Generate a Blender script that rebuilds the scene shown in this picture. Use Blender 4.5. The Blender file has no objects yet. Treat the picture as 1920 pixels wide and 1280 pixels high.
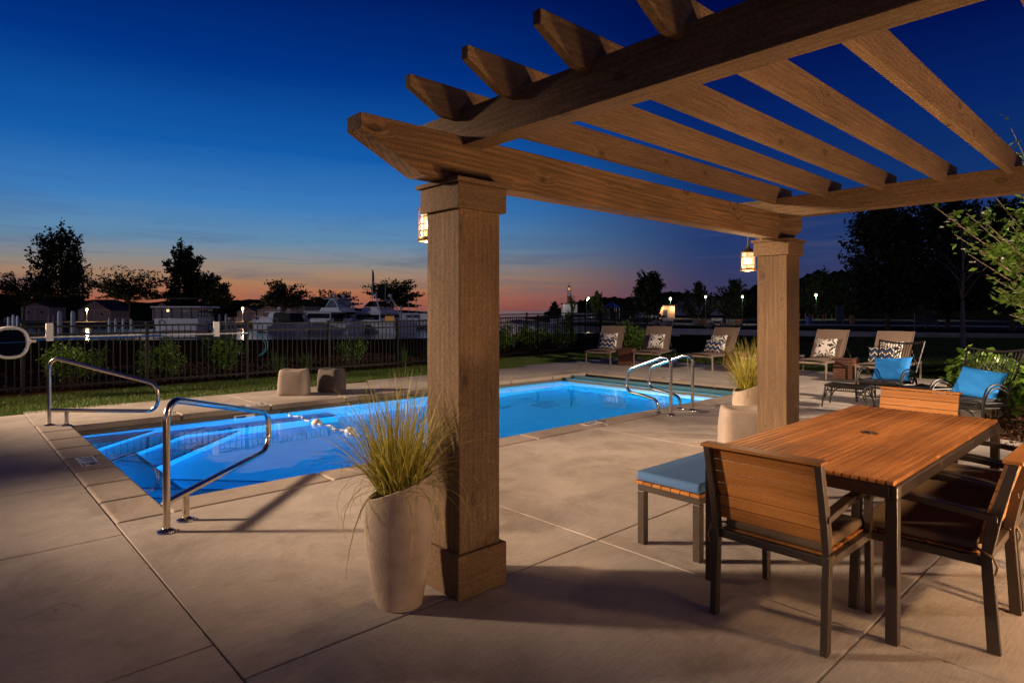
import bpy, math, random
import numpy as np
from mathutils import Vector, Matrix
PI = math.pi
R = math.radians
C = bpy.context.scene.collection
random.seed(7)
rng = np.random.default_rng(11)
# axes: +X runs along the pool and the long pergola beam, +Y runs across the pool, camera stands at the origin
HEAD = R(47.2)
SA, CA = math.sin(HEAD), math.cos(HEAD)
def W(r, d, z=0.0):            # metres to the right of / in front of the viewpoint -> scene coordinates
    return Vector((r*SA + d*CA, -r*CA + d*SA, z))
def yaw_of(dr, dd):            # rotation about z whose local +X points along (dr, dd)
    v = W(dr, dd); return math.atan2(v.y, v.x)

# ------------------------------------------------------------------ helpers
def lin(*c):
    return tuple((x/255.0)**2.2 for x in c) + (1.0,)
BUILT_IN_PLACE = ('swimming_pool', 'pool_cover_roller', 'float_rope', 'pergola', 'dining_table', 'bench', 'metal_fence', 'rescue_pole', 'life_ring', 'dogwood_tree', 'dock')
def world_off(p):              # parts of these things are modelled in scene coordinates, all others round their own base
    if p is None: return Vector((0,0,0))
    while p.parent is not None: p = p.parent
    return p.location.copy() if p.name.split('.')[0] in BUILT_IN_PLACE else Vector((0,0,0))
class MB:
    def __init__(s): s.v = []; s.f = []
    def add(s, vs, fs):
        o = len(s.v); s.v += [tuple(v) for v in vs]; s.f += [tuple(i+o for i in f) for f in fs]; return s
    def box(s, c, size, rz=0.0, M=None):
        x, y, z = size[0]/2, size[1]/2, size[2]/2
        vs = [Vector((a*x, b*y, d*z)) for a in (-1, 1) for b in (-1, 1) for d in (-1, 1)]
        m = Matrix.Rotation(rz, 3, 'Z') if M is None else M
        vs = [m @ v + Vector(c) for v in vs]
        return s.add(vs, [(0,1,3,2),(4,6,7,5),(0,4,5,1),(2,3,7,6),(0,2,6,4),(1,5,7,3)])
    def bb(s, x0, x1, y0, y1, z0, z1):
        return s.box(((x0+x1)/2, (y0+y1)/2, (z0+z1)/2), (x1-x0, y1-y0, z1-z0))
    def bar(s, p0, p1, w, h, up=(0,0,1)):
        p0 = Vector(p0); p1 = Vector(p1); d = (p1-p0); L = d.length; d.normalize()
        up = Vector(up)
        if abs(d.dot(up)) > .99: up = Vector((1,0,0))
        sd = d.cross(up).normalized(); u = sd.cross(d).normalized()
        M = Matrix((d, sd, u)).transposed()
        return s.box((p0+p1)/2, (L, w, h), M=M)
    def tube(s, pts, r, n=8, closed=False, caps=True):
        pts = [Vector(p) for p in pts]; k = len(pts)
        rr = r if isinstance(r, (list, tuple)) else [r]*k
        t0 = (pts[1]-pts[0]).normalized()
        a = Vector((0,0,1)) if abs(t0.z) < .9 else Vector((1,0,0))
        nrm = t0.cross(a).normalized(); vs = []
        for i in range(k):
            if closed: t = (pts[(i+1)%k]-pts[i-1]).normalized()
            elif i == 0: t = t0
            elif i == k-1: t = (pts[i]-pts[i-1]).normalized()
            else:
                t = (pts[i+1]-pts[i-1]); t = t.normalized() if t.length > 1e-9 else t0
            nrm = (nrm - t*nrm.dot(t))
            nrm = nrm.normalized() if nrm.length > 1e-6 else t.orthogonal().normalized()
            b = t.cross(nrm)
            for j in range(n):
                an = 2*PI*j/n
                vs.append(pts[i] + (nrm*math.cos(an) + b*math.sin(an))*rr[i])
        fs = []
        for i in range(k if closed else k-1):
            i2 = (i+1) % k
            for j in range(n):
                j2 = (j+1) % n
                fs.append((i*n+j, i*n+j2, i2*n+j2, i2*n+j))
        if caps and not closed:
            fs.append(tuple(range(n))[::-1]); fs.append(tuple((k-1)*n+j for j in range(n)))
        return s.add(vs, fs)
    def lathe(s, prof, n=24, c=(0,0,0), sx=1, sy=1, cap0=True, cap1=True, shear=0.0):
        vs = []
        k = len(prof)
        for (r, z) in prof:
            for j in range(n):
                an = 2*PI*j/n
                x = r*math.cos(an)*sx; y = r*math.sin(an)*sy
                vs.append((c[0]+x, c[1]+y, c[2]+z + shear*x*max(0.0, z)))
        fs = [(i*n+j, i*n+(j+1)%n, (i+1)*n+(j+1)%n, (i+1)*n+j) for i in range(k-1) for j in range(n)]
        if cap0: fs.append(tuple(range(n))[::-1])
        if cap1: fs.append(tuple((k-1)*n+j for j in range(n)))
        return s.add(vs, fs)
    def prism(s, poly, axis, lo, hi):       # polygon in the two other axes, extruded along axis
        n = len(poly); vs = []
        for t in (lo, hi):
            for (a, b) in poly:
                vs.append({'x': (t, a, b), 'y': (a, t, b), 'z': (a, b, t)}[axis])
        fs = [(i, (i+1) % n, n+(i+1) % n, n+i) for i in range(n)]
        fs += [tuple(range(n))[::-1], tuple(range(n, 2*n))]
        return s.add(vs, fs)
    def sphere(s, c, r, n=12, m=8, sc=(1,1,1)):
        prof = [(max(1e-4, r*math.sin(PI*i/m)), -r*math.cos(PI*i/m)) for i in range(m+1)]
        vs = []
        for (rr, z) in prof:
            for j in range(n):
                an = 2*PI*j/n
                vs.append((c[0]+rr*math.cos(an)*sc[0], c[1]+rr*math.sin(an)*sc[1], c[2]+z*sc[2]))
        fs = [(i*n+j, i*n+(j+1)%n, (i+1)*n+(j+1)%n, (i+1)*n+j) for i in range(m) for j in range(n)]
        fs += [tuple(range(n))[::-1], tuple(m*n+j for j in range(n))]
        return s.add(vs, fs)
    def build(s, name, mat, parent=None, smooth=False, bevel=0.0, seg=2, angle=40):
        off = world_off(parent)
        me = bpy.data.meshes.new(name)
        me.from_pydata([(v[0]-off.x, v[1]-off.y, v[2]-off.z) for v in s.v], [], s.f)
        me.update()
        import bmesh
        b = bmesh.new(); b.from_mesh(me); bmesh.ops.recalc_face_normals(b, faces=b.faces); b.to_mesh(me); b.free()
        me.materials.append(mat)
        if smooth:
            me.polygons.foreach_set('use_smooth', [True]*len(me.polygons))
            me.set_sharp_from_angle(angle=R(angle))
        o = bpy.data.objects.new(name, me); C.objects.link(o); o.parent = parent
        if bevel:
            m = o.modifiers.new('Bevel', 'BEVEL'); m.width = bevel; m.segments = seg; m.limit_method = 'ANGLE'; m.angle_limit = R(40)
            m.harden_normals = False
        return o
def npmesh(name, mat, verts, faces, parent=None, smooth=False):   # verts Nx3, faces Mx3/4 numpy
    off = world_off(parent)
    me = bpy.data.meshes.new(name)
    v = (np.asarray(verts, dtype=np.float32) - np.array(off, dtype=np.float32))
    k = faces.shape[1]
    me.vertices.add(len(v)); me.vertices.foreach_set('co', v.ravel())
    me.loops.add(faces.size); me.loops.foreach_set('vertex_index', faces.ravel().astype(np.int32))
    me.polygons.add(len(faces))
    me.polygons.foreach_set('loop_start', np.arange(0, faces.size, k, dtype=np.int32))
    me.polygons.foreach_set('loop_total', np.full(len(faces), k, dtype=np.int32))
    me.update(calc_edges=True); me.validate()
    me.materials.append(mat)
    if smooth: me.polygons.foreach_set('use_smooth', [True]*len(me.polygons))
    o = bpy.data.objects.new(name, me); C.objects.link(o); o.parent = parent
    return o
def tag(o, label=None, cat=None, group=None, kind=None):
    if label: o['label'] = label
    if cat: o['category'] = cat
    if group: o['group'] = group
    if kind: o['kind'] = kind
    return o
def thing(name, label, cat, loc=(0,0,0), rz=0.0, group=None):
    o = bpy.data.objects.new(name, None); C.objects.link(o); o.empty_display_size = .1
    o.location = loc; o.rotation_euler = (0, 0, rz)
    return tag(o, label, cat, group)
def kids(o): return [c for c in bpy.data.objects if c.parent == o]
def dup(o, loc, rz, label=None, group=None):
    n = o.copy(); C.objects.link(n); n.location = loc; n.rotation_euler = (0, 0, rz)
    if label: n['label'] = label
    if group: n['group'] = group
    for ch in kids(o):
        c = ch.copy(); C.objects.link(c); c.parent = n
        for g in kids(ch):
            e = g.copy(); C.objects.link(e); e.parent = c
    return n
def place(o, loc, rz):
    o.location = loc; o.rotation_euler = (0, 0, rz); return o
def fillet(pts, rad, n=6):
    pts = [Vector(p) for p in pts]; out = [pts[0]]
    for i in range(1, len(pts)-1):
        r = rad[i-1] if isinstance(rad, (list, tuple)) else rad
        a = (pts[i-1]-pts[i]); b = (pts[i+1]-pts[i])
        la, lb = a.length, b.length; a.normalize(); b.normalize()
        th = math.acos(max(-1, min(1, a.dot(b))))
        if th > PI-.02: out.append(pts[i]); continue
        t = min(r/math.tan(th/2), la*.49, lb*.49); r = t*math.tan(th/2)
        bis = (a+b).normalized(); c = pts[i] + bis*(r/math.sin(th/2))
        p0 = pts[i]+a*t; p1 = pts[i]+b*t
        v0 = p0-c; v1 = p1-c; ang = v0.angle(v1); ax = v0.cross(v1).normalized()
        for k in range(n+1):
            out.append(c + Matrix.Rotation(ang*k/n, 3, ax) @ v0)
    out.append(pts[-1]); return out
def spline(pts, n=6):
    pts = [Vector(p) for p in pts]; P = [pts[0]*2-pts[1]] + pts + [pts[-1]*2-pts[-2]]; out = []
    for i in range(1, len(P)-2):
        for k in range(n):
            t = k/n; a, b, c, d = P[i-1], P[i], P[i+1], P[i+2]
            out.append(.5*((2*b)+(c-a)*t+(2*a-5*b+4*c-d)*t*t+(3*b-a-3*c+d)*t*t*t))
    out.append(pts[-1]); return out

# ------------------------------------------------------------------ materials
def mat_new(name):
    m = bpy.data.materials.new(name); m.use_nodes = True
    nt = m.node_tree; b = nt.nodes['Principled BSDF']
    return m, nt, b
def N(nt, t, **kw):
    n = nt.nodes.new(t)
    for k, v in kw.items(): setattr(n, k, v)
    return n
def ramp(nt, stops, interp='LINEAR'):
    n = N(nt, 'ShaderNodeValToRGB'); e = n.color_ramp.elements; n.color_ramp.interpolation = interp
    while len(e) > 1: e.remove(e[-1])
    e[0].position = stops[0][0]; e[0].color = stops[0][1]
    for p, c in stops[1:]:
        x = e.new(p); x.color = c
    return n
def mapped(nt, scale=(1,1,1), rot=(0,0,0), loc=(0,0,0), kind='Object'):
    tc = N(nt, 'ShaderNodeTexCoord'); mp = N(nt, 'ShaderNodeMapping')
    mp.inputs['Scale'].default_value = scale; mp.inputs['Rotation'].default_value = rot; mp.inputs['Location'].default_value = loc
    nt.links.new(tc.outputs[kind], mp.inputs['Vector']); return mp.outputs['Vector']
def noise(nt, vec, scale, detail=4, rough=.55, dist=0.0):
    n = N(nt, 'ShaderNodeTexNoise'); n.inputs['Scale'].default_value = scale; n.inputs['Detail'].default_value = detail
    n.inputs['Roughness'].default_value = rough; n.inputs['Distortion'].default_value = dist
    if vec is not None: nt.links.new(vec, n.inputs['Vector'])
    return n.outputs['Fac']
def mathn(nt, op, a, b=None, clamp=False):
    n = N(nt, 'ShaderNodeMath', operation=op); n.use_clamp = clamp
    for i, x in enumerate((a, b)):
        if x is None: continue
        if isinstance(x, (int, float)): n.inputs[i].default_value = x
        else: nt.links.new(x, n.inputs[i])
    return n.outputs[0]
def mixc(nt, fac, a, b, mode='MIX'):
    n = N(nt, 'ShaderNodeMix', data_type='RGBA', blend_type=mode)
    if isinstance(fac, (int, float)): n.inputs[0].default_value = fac
    else: nt.links.new(fac, n.inputs[0])
    for i, x in ((6, a), (7, b)):
        if isinstance(x, tuple): n.inputs[i].default_value = x
        else: nt.links.new(x, n.inputs[i])
    return n.outputs[2]
def bump(nt, b, h, strength=.3, dist=.01):
    n = N(nt, 'ShaderNodeBump'); n.inputs['Strength'].default_value = strength; n.inputs['Distance'].default_value = dist
    nt.links.new(h, n.inputs['Height']); nt.links.new(n.outputs['Normal'], b.inputs['Normal'])
def simple(name, col, rough=.6, metal=0.0, var=.15, vs=8.0, bs=0.0, bscale=60.0, bdist=.003, spec=.5, coat=0.0, emit=None, es=0.0, bdetail=3):
    m, nt, b = mat_new(name)
    v = mapped(nt)
    f = noise(nt, v, vs, 5, .6)
    c0 = tuple(c*(1-var) for c in col[:3])+(1,); c1 = tuple(min(1, c*(1+var)) for c in col[:3])+(1,)
    rp = ramp(nt, [(.3, c0), (.7, c1)]); nt.links.new(f, rp.inputs[0]); nt.links.new(rp.outputs[0], b.inputs['Base Color'])
    b.inputs['Roughness'].default_value = rough; b.inputs['Metallic'].default_value = metal
    b.inputs['Specular IOR Level'].default_value = spec; b.inputs['Coat Weight'].default_value = coat
    if bs: bump(nt, b, noise(nt, v, bscale, bdetail, .6), bs, bdist)
    if emit: b.inputs['Emission Color'].default_value = emit; b.inputs['Emission Strength'].default_value = es
    return m
def wood(name, dark, mid, light, axis, gs=26.0, ring=1.0, rough=.7, bs=.6, bd=.004, knots=True, spec=.3):
    m, nt, b = mat_new(name)
    sc = [1.0, 1.0, 1.0]; ai = 'xyz'.index(axis); sc[ai] = .06
    v = mapped(nt, scale=tuple(sc))
    sc2 = [1.0, 1.0, 1.0]; sc2[ai] = .55
    vk = mapped(nt, scale=tuple(sc2))
    # knots: stretched voronoi cells bend the grain around them
    vo = N(nt, 'ShaderNodeTexVoronoi'); vo.inputs['Scale'].default_value = 5.0; vo.inputs['Randomness'].default_value = .95; nt.links.new(vk, vo.inputs['Vector'])
    kn = ramp(nt, [(0, (1,1,1,1)), (.05, (.35,.35,.35,1)), (.085, (.9,.9,.9,1)), (.15, (0,0,0,1))]); nt.links.new(vo.outputs['Distance'], kn.inputs[0])
    bend = ramp(nt, [(0, (1,1,1,1)), (.35, (0,0,0,1))]); nt.links.new(vo.outputs['Distance'], bend.inputs[0])
    big = noise(nt, v, 2.2, 2, .5)
    ad = N(nt, 'ShaderNodeVectorMath', operation='ADD'); nt.links.new(v, ad.inputs[0])
    cb = N(nt, 'ShaderNodeCombineXYZ')
    q = mathn(nt, 'ADD', mathn(nt, 'MULTIPLY', big, .22*ring), mathn(nt, 'MULTIPLY', bend.outputs[0], .05 if knots else 0.0))
    for i in range(3):
        if i != ai: nt.links.new(q, cb.inputs[i])
    nt.links.new(cb.outputs[0], ad.inputs[1])
    fine = noise(nt, ad.outputs[0], gs*2.2, 6, .7, .2)
    rings = N(nt, 'ShaderNodeTexWave', wave_type='RINGS', rings_direction=axis.upper()); rings.inputs['Scale'].default_value = gs*.55
    rings.inputs['Distortion'].default_value = 2.0; rings.inputs['Detail'].default_value = 3; nt.links.new(ad.outputs[0], rings.inputs['Vector'])
    mixf = mathn(nt, 'ADD', mathn(nt, 'MULTIPLY', fine, .88), mathn(nt, 'MULTIPLY', rings.outputs['Fac'], .10*ring))
    rp = ramp(nt, [(.16, dark), (.5, mid), (.88, light)]); nt.links.new(mixf, rp.inputs[0])
    patch = noise(nt, vk, 1.6, 3, .6)
    pr = ramp(nt, [(.3, (.72,.72,.72,1)), (.7, (1.18,1.18,1.18,1))]); nt.links.new(patch, pr.inputs[0])
    col = mixc(nt, 1.0, rp.outputs[0], pr.outputs[0], 'MULTIPLY')
    if not knots:
        gi = N(nt, 'ShaderNodeNewGeometry'); ir = ramp(nt, [(0, (.74,.70,.66,1)), (.5, (1,1,1,1)), (1, (1.18,1.16,1.12,1))]); nt.links.new(gi.outputs['Random Per Island'], ir.inputs[0]); col = mixc(nt, 1.0, col, ir.outputs[0], 'MULTIPLY')
    if knots: col = mixc(nt, mathn(nt, 'MULTIPLY', kn.outputs[0], .75), col, tuple(c*.45 for c in dark[:3])+(1,))
    gr = noise(nt, mapped(nt, scale=tuple(.55 if q == ai else 1.0 for q in range(3))), 150, 3, .8)
    gp = ramp(nt, [(.38, (.5,.48,.46,1)), (.60, (1.3,1.3,1.3,1))]); nt.links.new(gr, gp.inputs[0])
    col = mixc(nt, .75 if knots else .25, col, mixc(nt, 1.0, col, gp.outputs[0], 'MULTIPLY'))
    nt.links.new(col, b.inputs['Base Color'])
    b.inputs['Roughness'].default_value = rough; b.inputs['Specular IOR Level'].default_value = spec
    hh = mathn(nt, 'ADD', mixf, mathn(nt, 'MULTIPLY', noise(nt, mapped(nt), 220, 3, .7), .55))
    bump(nt, b, hh, bs, bd)
    return m

M = {}
cd, cm, cl = (.070,.040,.020,1), (.142,.086,.044,1), (.225,.142,.075,1)
for ax in 'xyz': M['cedar_'+ax] = wood('rough_cedar_'+ax, cd, cm, cl, ax, 22, 1.0, .78, .75, .005)
M['cedar_grain'] = wood('wire_brushed_cedar', (.045,.024,.010,1), (.15,.085,.040,1), (.34,.185,.085,1), 'x', 15, 1.5, .75, 1.0, .008)
for ax in 'xy': M['teak_'+ax] = wood('oiled_teak_'+ax, (.26,.10,.026,1), (.41,.172,.048,1), (.54,.26,.08,1), ax, 16, .6, .5, .25, .0012, knots=False, spec=.15)
M['ipe'] = wood('ipe_slats', (.06,.022,.012,1), (.14,.055,.032,1), (.22,.09,.05,1), 'x', 20, .6, .6, .3, .002, knots=False)
M['steel'] = simple('polished_stainless', (.66,.58,.47,1), .17, 1.0, .04, 30, .04, 300)
M['bronze'] = simple('bronze_powder_coat', (.048,.034,.026,1), .42, .3, .12, 20, .08, 400, .0006)
M['iron'] = simple('black_fence_paint', (.0035,.0025,.002,1), .55, 0, .2, 20, .1, 200, spec=.25)
M['planter'] = simple('cast_stone_planter', (.35,.275,.21,1), .8, 0, .22, 5, .6, 70, .005, .25)
M['soil'] = simple('potting_soil', (.03,.02,.013,1), .95, 0, .4, 30, .8, 40, .02)
M['sling'] = simple('taupe_sling_mesh', (.20,.135,.098,1), .75, 0, .06, 4, .25, 900, .0008)
M['lframe'] = simple('taupe_lounger_frame', (.24,.185,.145,1), .38, .35, .06, 10)
M['brown_fabric'] = simple('brown_woven_cushion', (.13,.09,.056,1), .9, 0, .3, 260, .4, 600, .001, .2)
M['bench_fabric'] = simple('slate_blue_cushion_fabric', (.06,.13,.27,1), .85, 0, .12, 200, .3, 700, .001, .2)
M['blue_fabric'] = simple('bright_blue_pillow_fabric', (.018,.20,.60,1), .8, 0, .1, 5, .3, 14, .02, .25, bdetail=2)
M['rattan'] = simple('dark_rattan', (.012,.009,.008,1), .42, 0, .4, 60, .4, 180, .002, .35)
M['white_plastic'] = simple('white_plastic', (.72,.70,.66,1), .45, 0, .06, 5)
M['gelcoat'] = simple('white_gelcoat', (.58,.59,.62,1), .3, 0, .08, .8)
M['pile_paint'] = simple('pale_piling_sleeve', (.28,.32,.38,1), .5, 0, .1, 2)
M['canvas_black'] = simple('black_canvas', (.015,.014,.015,1), .85, 0, .3, 3)
M['dark_glass'] = simple('dark_cabin_glass', (.012,.014,.018,1), .08, 0, .2, 2)
M['blue_pole'] = simple('blue_pole', (.01,.10,.42,1), .35, 0, .1, 3)
M['blue_net'] = simple('navy_net', (.003,.004,.012,1), .95, 0, .3, 40, spec=.05)
M['bark'] = simple('bark', (.06,.045,.033,1), .9, 0, .35, 14, .8, 30, .02, .2)
M['pale_bark'] = simple('pale_smooth_bark', (.2,.16,.125,1), .85, 0, .3, 14, .4, 40, .01, .2)
M['shingle'] = simple('dark_shingle_roof', (.035,.03,.03,1), .9, 0, .25, 6, .4, 20, .02)
M['siding'] = simple('lavender_grey_siding', (.27,.24,.26,1), .7, 0, .06, 2)
M['trim'] = simple('white_trim', (.5,.47,.49,1), .6, 0, .04, 3)
M['sand'] = simple('sand', (.38,.33,.30,1), .95, 0, .25, .8, .5, 4, .05, .1)
M['asphalt'] = simple('asphalt', (.075,.07,.068,1), .9, 0, .2, 1.5, .3, 40, .01, .05)
M['pavement'] = simple('far_pavement', (.26,.24,.22,1), .85, 0, .12, 1.5)
M['stone'] = simple('grey_boulder', (.2,.17,.14,1), .9, 0, .3, 4, .8, 6, .05)
M['carpaint'] = simple('silver_car_paint', (.45,.46,.48,1), .3, .4, .03, 3, coat=.5)
M['darkpaint'] = simple('dark_car_paint', (.03,.03,.04,1), .25, .3, .03, 3, coat=.5)
M['rubber'] = simple('rubber', (.015,.015,.015,1), .8)
M['green_paint'] = simple('green_lamp_post_paint', (.02,.06,.05,1), .5)
M['sign_dark'] = simple('dark_sign_panel', (.04,.05,.09,1), .6)
M['wood_post'] = simple('weathered_post', (.22,.09,.045,1), .85, 0, .3, 10)
M['bin_blue'] = simple('blue_bin', (.01,.06,.3,1), .5)
M['yellow'] = simple('yellow_paint', (.7,.45,.02,1), .5)
M['bronze_lamp'] = simple('brushed_brass_lantern', (.30,.19,.10,1), .35, .9, .1, 30)
def emis(name, col, s):
    m, nt, b = mat_new(name); b.inputs['Base Color'].default_value = col
    b.inputs['Emission Color'].default_value = col; b.inputs['Emission Strength'].default_value = s; return m
M['bulb'] = emis('warm_bulb', (1,.60,.26,1), 30)
M['globe_warm'] = emis('warm_lit_globe', (1,.60,.25,1), 8)
M['globe_white'] = emis('pale_lit_globe', (1,.93,.62,1), 7)
M['cabin_light'] = emis('lit_cabin_lamp', (1,.58,.22,1), 9)
M['lens'] = emis('pool_lamp_lens', (.45,.8,1,1), 3)
M['glass_pane'] = None
m, nt, b = mat_new('seeded_lantern_glass')
b.inputs['Base Color'].default_value = (1,.86,.66,1); b.inputs['Roughness'].default_value = .35; b.inputs['Transmission Weight'].default_value = .85
b.inputs['Emission Color'].default_value = (1,.6,.28,1); b.inputs['Emission Strength'].default_value = .42
M['lantern_glass'] = m
m, nt, b = mat_new('clear_canopy_glass'); b.inputs['Base Color'].default_value = (.5,.55,.6,1); b.inputs['Transmission Weight'].default_value = .8; b.inputs['Roughness'].default_value = .05
M['clear_glass'] = m

def leafmat(name, c0, c1, tr=.25, rough=.5):
    m, nt, b = mat_new(name)
    g = N(nt, 'ShaderNodeNewGeometry')
    rp = ramp(nt, [(0, c0), (1, c1)]); nt.links.new(g.outputs['Random Per Island'], rp.inputs[0])
    nt.links.new(rp.outputs[0], b.inputs['Base Color']); b.inputs['Roughness'].default_value = rough; b.inputs['Specular IOR Level'].default_value = .35
    if tr:
        t = N(nt, 'ShaderNodeBsdfTranslucent'); nt.links.new(rp.outputs[0], t.inputs['Color'])
        mx = N(nt, 'ShaderNodeMixShader'); mx.inputs[0].default_value = tr
        nt.links.new(b.outputs[0], mx.inputs[1]); nt.links.new(t.outputs[0], mx.inputs[2])
        nt.links.new(mx.outputs[0], nt.nodes['Material Output'].inputs['Surface'])
    return m
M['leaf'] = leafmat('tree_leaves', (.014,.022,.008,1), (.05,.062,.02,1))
M['leaf_shrub'] = leafmat('shrub_leaves', (.06,.13,.012,1), (.21,.34,.045,1))
M['leaf_hyd'] = leafmat('broad_shrub_leaves', (.05,.12,.012,1), (.20,.30,.045,1))
M['leaf_dog'] = leafmat('dogwood_leaves', (.045,.11,.010,1), (.19,.29,.045,1))
M['petal'] = simple('white_bract', (.75,.76,.66,1), .6)
M['blade'] = leafmat('ornamental_grass_blades', (.15,.14,.020,1), (.58,.50,.10,1), .3, .45)
M['lawn_blade'] = leafmat('lawn_blades', (.04,.075,.009,1), (.13,.19,.03,1), .2)
M['tuft_blade'] = leafmat('green_tuft_blades', (.03,.06,.01,1), (.10,.16,.03,1), .2)

def concrete(name, c0, c1, broom=1.0, ang=0.0):
    m, nt, b = mat_new(name)
    v = mapped(nt)
    big = noise(nt, v, .55, 5, .62, .4); mid = noise(nt, v, 3.5, 6, .65); fine = noise(nt, v, 60, 4, .7)
    f = mathn(nt, 'ADD', mathn(nt, 'MULTIPLY', big, .55), mathn(nt, 'ADD', mathn(nt, 'MULTIPLY', mid, .3), mathn(nt, 'MULTIPLY', fine, .15)))
    rp = ramp(nt, [(.33, c0), (.66, c1)]); nt.links.new(f, rp.inputs[0])
    st = noise(nt, mapped(nt, loc=(7,3,0)), 1.3, 8, .75, .8)
    sr = ramp(nt, [(.32, (.72,.69,.66,1)), (.50, (1,1,1,1))]); nt.links.new(st, sr.inputs[0])
    col = mixc(nt, 1.0, rp.outputs[0], sr.outputs[0], 'MULTIPLY')
    vo = N(nt, 'ShaderNodeTexVoronoi'); vo.inputs['Scale'].default_value = 16; nt.links.new(v, vo.inputs['Vector'])
    sp = ramp(nt, [(.03, (.45,.42,.4,1)), (.07, (1,1,1,1))]); nt.links.new(vo.outputs['Distance'], sp.inputs[0])
    col = mixc(nt, .55, col, mixc(nt, 1.0, col, sp.outputs[0], 'MULTIPLY'))
    bs_ = noise(nt, mapped(nt, scale=(1, 16, 1), rot=(0, 0, ang), loc=(3, 1, 0)), 8, 3, .7, .1)
    bc = ramp(nt, [(.35, (.86,.86,.86,1)), (.62, (1.07,1.07,1.07,1))]); nt.links.new(bs_, bc.inputs[0]); col = mixc(nt, broom, col, mixc(nt, 1.0, col, bc.outputs[0], 'MULTIPLY'))
    crk = N(nt, 'ShaderNodeTexVoronoi', feature='DISTANCE_TO_EDGE'); crk.inputs['Scale'].default_value = .42
    wv = N(nt, 'ShaderNodeVectorMath', operation='ADD'); nn2 = N(nt, 'ShaderNodeTexNoise'); nn2.inputs['Scale'].default_value = 2.5; nn2.inputs['Detail'].default_value = 5; nt.links.new(v, nn2.inputs['Vector'])
    nt.links.new(v, wv.inputs[0]); nt.links.new(nn2.outputs['Color'], wv.inputs[1]); nt.links.new(wv.outputs[0], crk.inputs['Vector'])
    ck = ramp(nt, [(0, (1,1,1,1)), (.0035, (0,0,0,1))]); nt.links.new(crk.outputs['Distance'], ck.inputs[0])
    gate = ramp(nt, [(.55, (0,0,0,1)), (.62, (1,1,1,1))]); nt.links.new(noise(nt, v, .7, 2), gate.inputs[0])
    col = mixc(nt, mathn(nt, 'MULTIPLY', mathn(nt, 'MULTIPLY', ck.outputs[0], gate.outputs[0]), .5), col, (.10,.08,.065,1))
    nt.links.new(col, b.inputs['Base Color'])
    rr = ramp(nt, [(.3, (.62,.62,.62,1)), (.7, (.9,.9,.9,1))]); nt.links.new(mid, rr.inputs[0]); nt.links.new(rr.outputs[0], b.inputs['Roughness'])
    b.inputs['Specular IOR Level'].default_value = .3
    vb = mapped(nt, scale=(1, 16, 1), rot=(0, 0, ang))
    br = noise(nt, vb, 10, 4, .75, .1)
    h = mathn(nt, 'ADD', mathn(nt, 'MULTIPLY', br, broom), mathn(nt, 'ADD', mathn(nt, 'MULTIPLY', fine, .6), mathn(nt, 'MULTIPLY', mid, .7)))
    bump(nt, b, h, .8, .006)
    return m
M['deck'] = concrete('broomed_concrete', (.275,.235,.20,1), (.46,.40,.345,1), 1.0, R(0))
M['coping'] = concrete('smooth_coping_concrete', (.25,.205,.165,1), (.36,.30,.245,1), .2)
# ------------------------------------------------------------------ the setting: deck, coping, pool, lawn
PX0, PX1, PY0, PY1 = 1.31, 11.0, 5.63, 10.1       # inner edge of the pool
CW = .37                                          # coping width
CX0, CY0, CY1 = PX0-CW, PY0-CW, PY1+CW
def slabs(mb, xs, ys, z1=0.0, th=.12, gap=.008):
    for i in range(len(xs)-1):
        for j in range(len(ys)-1):
            mb.bb(xs[i]+gap/2, xs[i+1]-gap/2, ys[j]+gap/2, ys[j+1]-gap/2, z1-th, z1)
d = MB()
slabs(d, [-6, -3, -.6, CX0], [-4, -.8, 1.15, 3.05, 4.98, 6.68, 8.45, 10.3, 11.75])
slabs(d, [CX0, 3.27, 6.35], [-4, -2.3, -.62, 1.03, 2.68, CY0])
slabs(d, [6.35, 9.4], [1.03, 2.68, CY0]); slabs(d, [6.35, 8.9], [-4, -2, 1.03])
slabs(d, [9.4, 12.25, 14.3, 16.5], [2.68, CY0])
slabs(d, [12.02, 14.3, 16.5], [CY0, 7.4, 9.6, 11.9])
slabs(d, [12.02, 14.3, 16.5], [11.9, 12.62])
slabs(d, [CX0, 3.9, 6.95], [CY1, 12.02]); slabs(d, [6.95, 9.9, 12.02], [CY1, 12.3])
deck = d.build('deck', M['deck'], bevel=.006, seg=2); tag(deck, kind='structure')
fill = MB(); fill.bb(9.4, 10.0, 1.6, 2.68-.006, -.12, 0); fill.prism([(10.0, 1.75), (10.0, 2.674), (16.5, 2.674), (16.5, 2.3), (14, 2.25), (11.5, 2.0)], 'z', -.12, 0)
o = fill.build('deck', M['deck'], bevel=.006); tag(o, kind='structure')
# sealant in the control joints
j = MB(); j.bb(-6, 16.4, -4, 2.6, -.13, -.012); j.bb(-6, CX0+.02, 2.6, 11.7, -.13, -.012)
j.bb(CX0, 16.4, 2.6, PY0-.04, -.13, -.012); j.bb(CX0, 16.4, PY1+.04, 12.0, -.13, -.012); j.bb(12.03, 16.4, PY0-.04, 12.0, -.13, -.0121)
tag(j.build('joint_sealant', simple('joint_sealant', (.20,.155,.12,1), .9, 0, .2, 10)), kind='structure')
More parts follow.
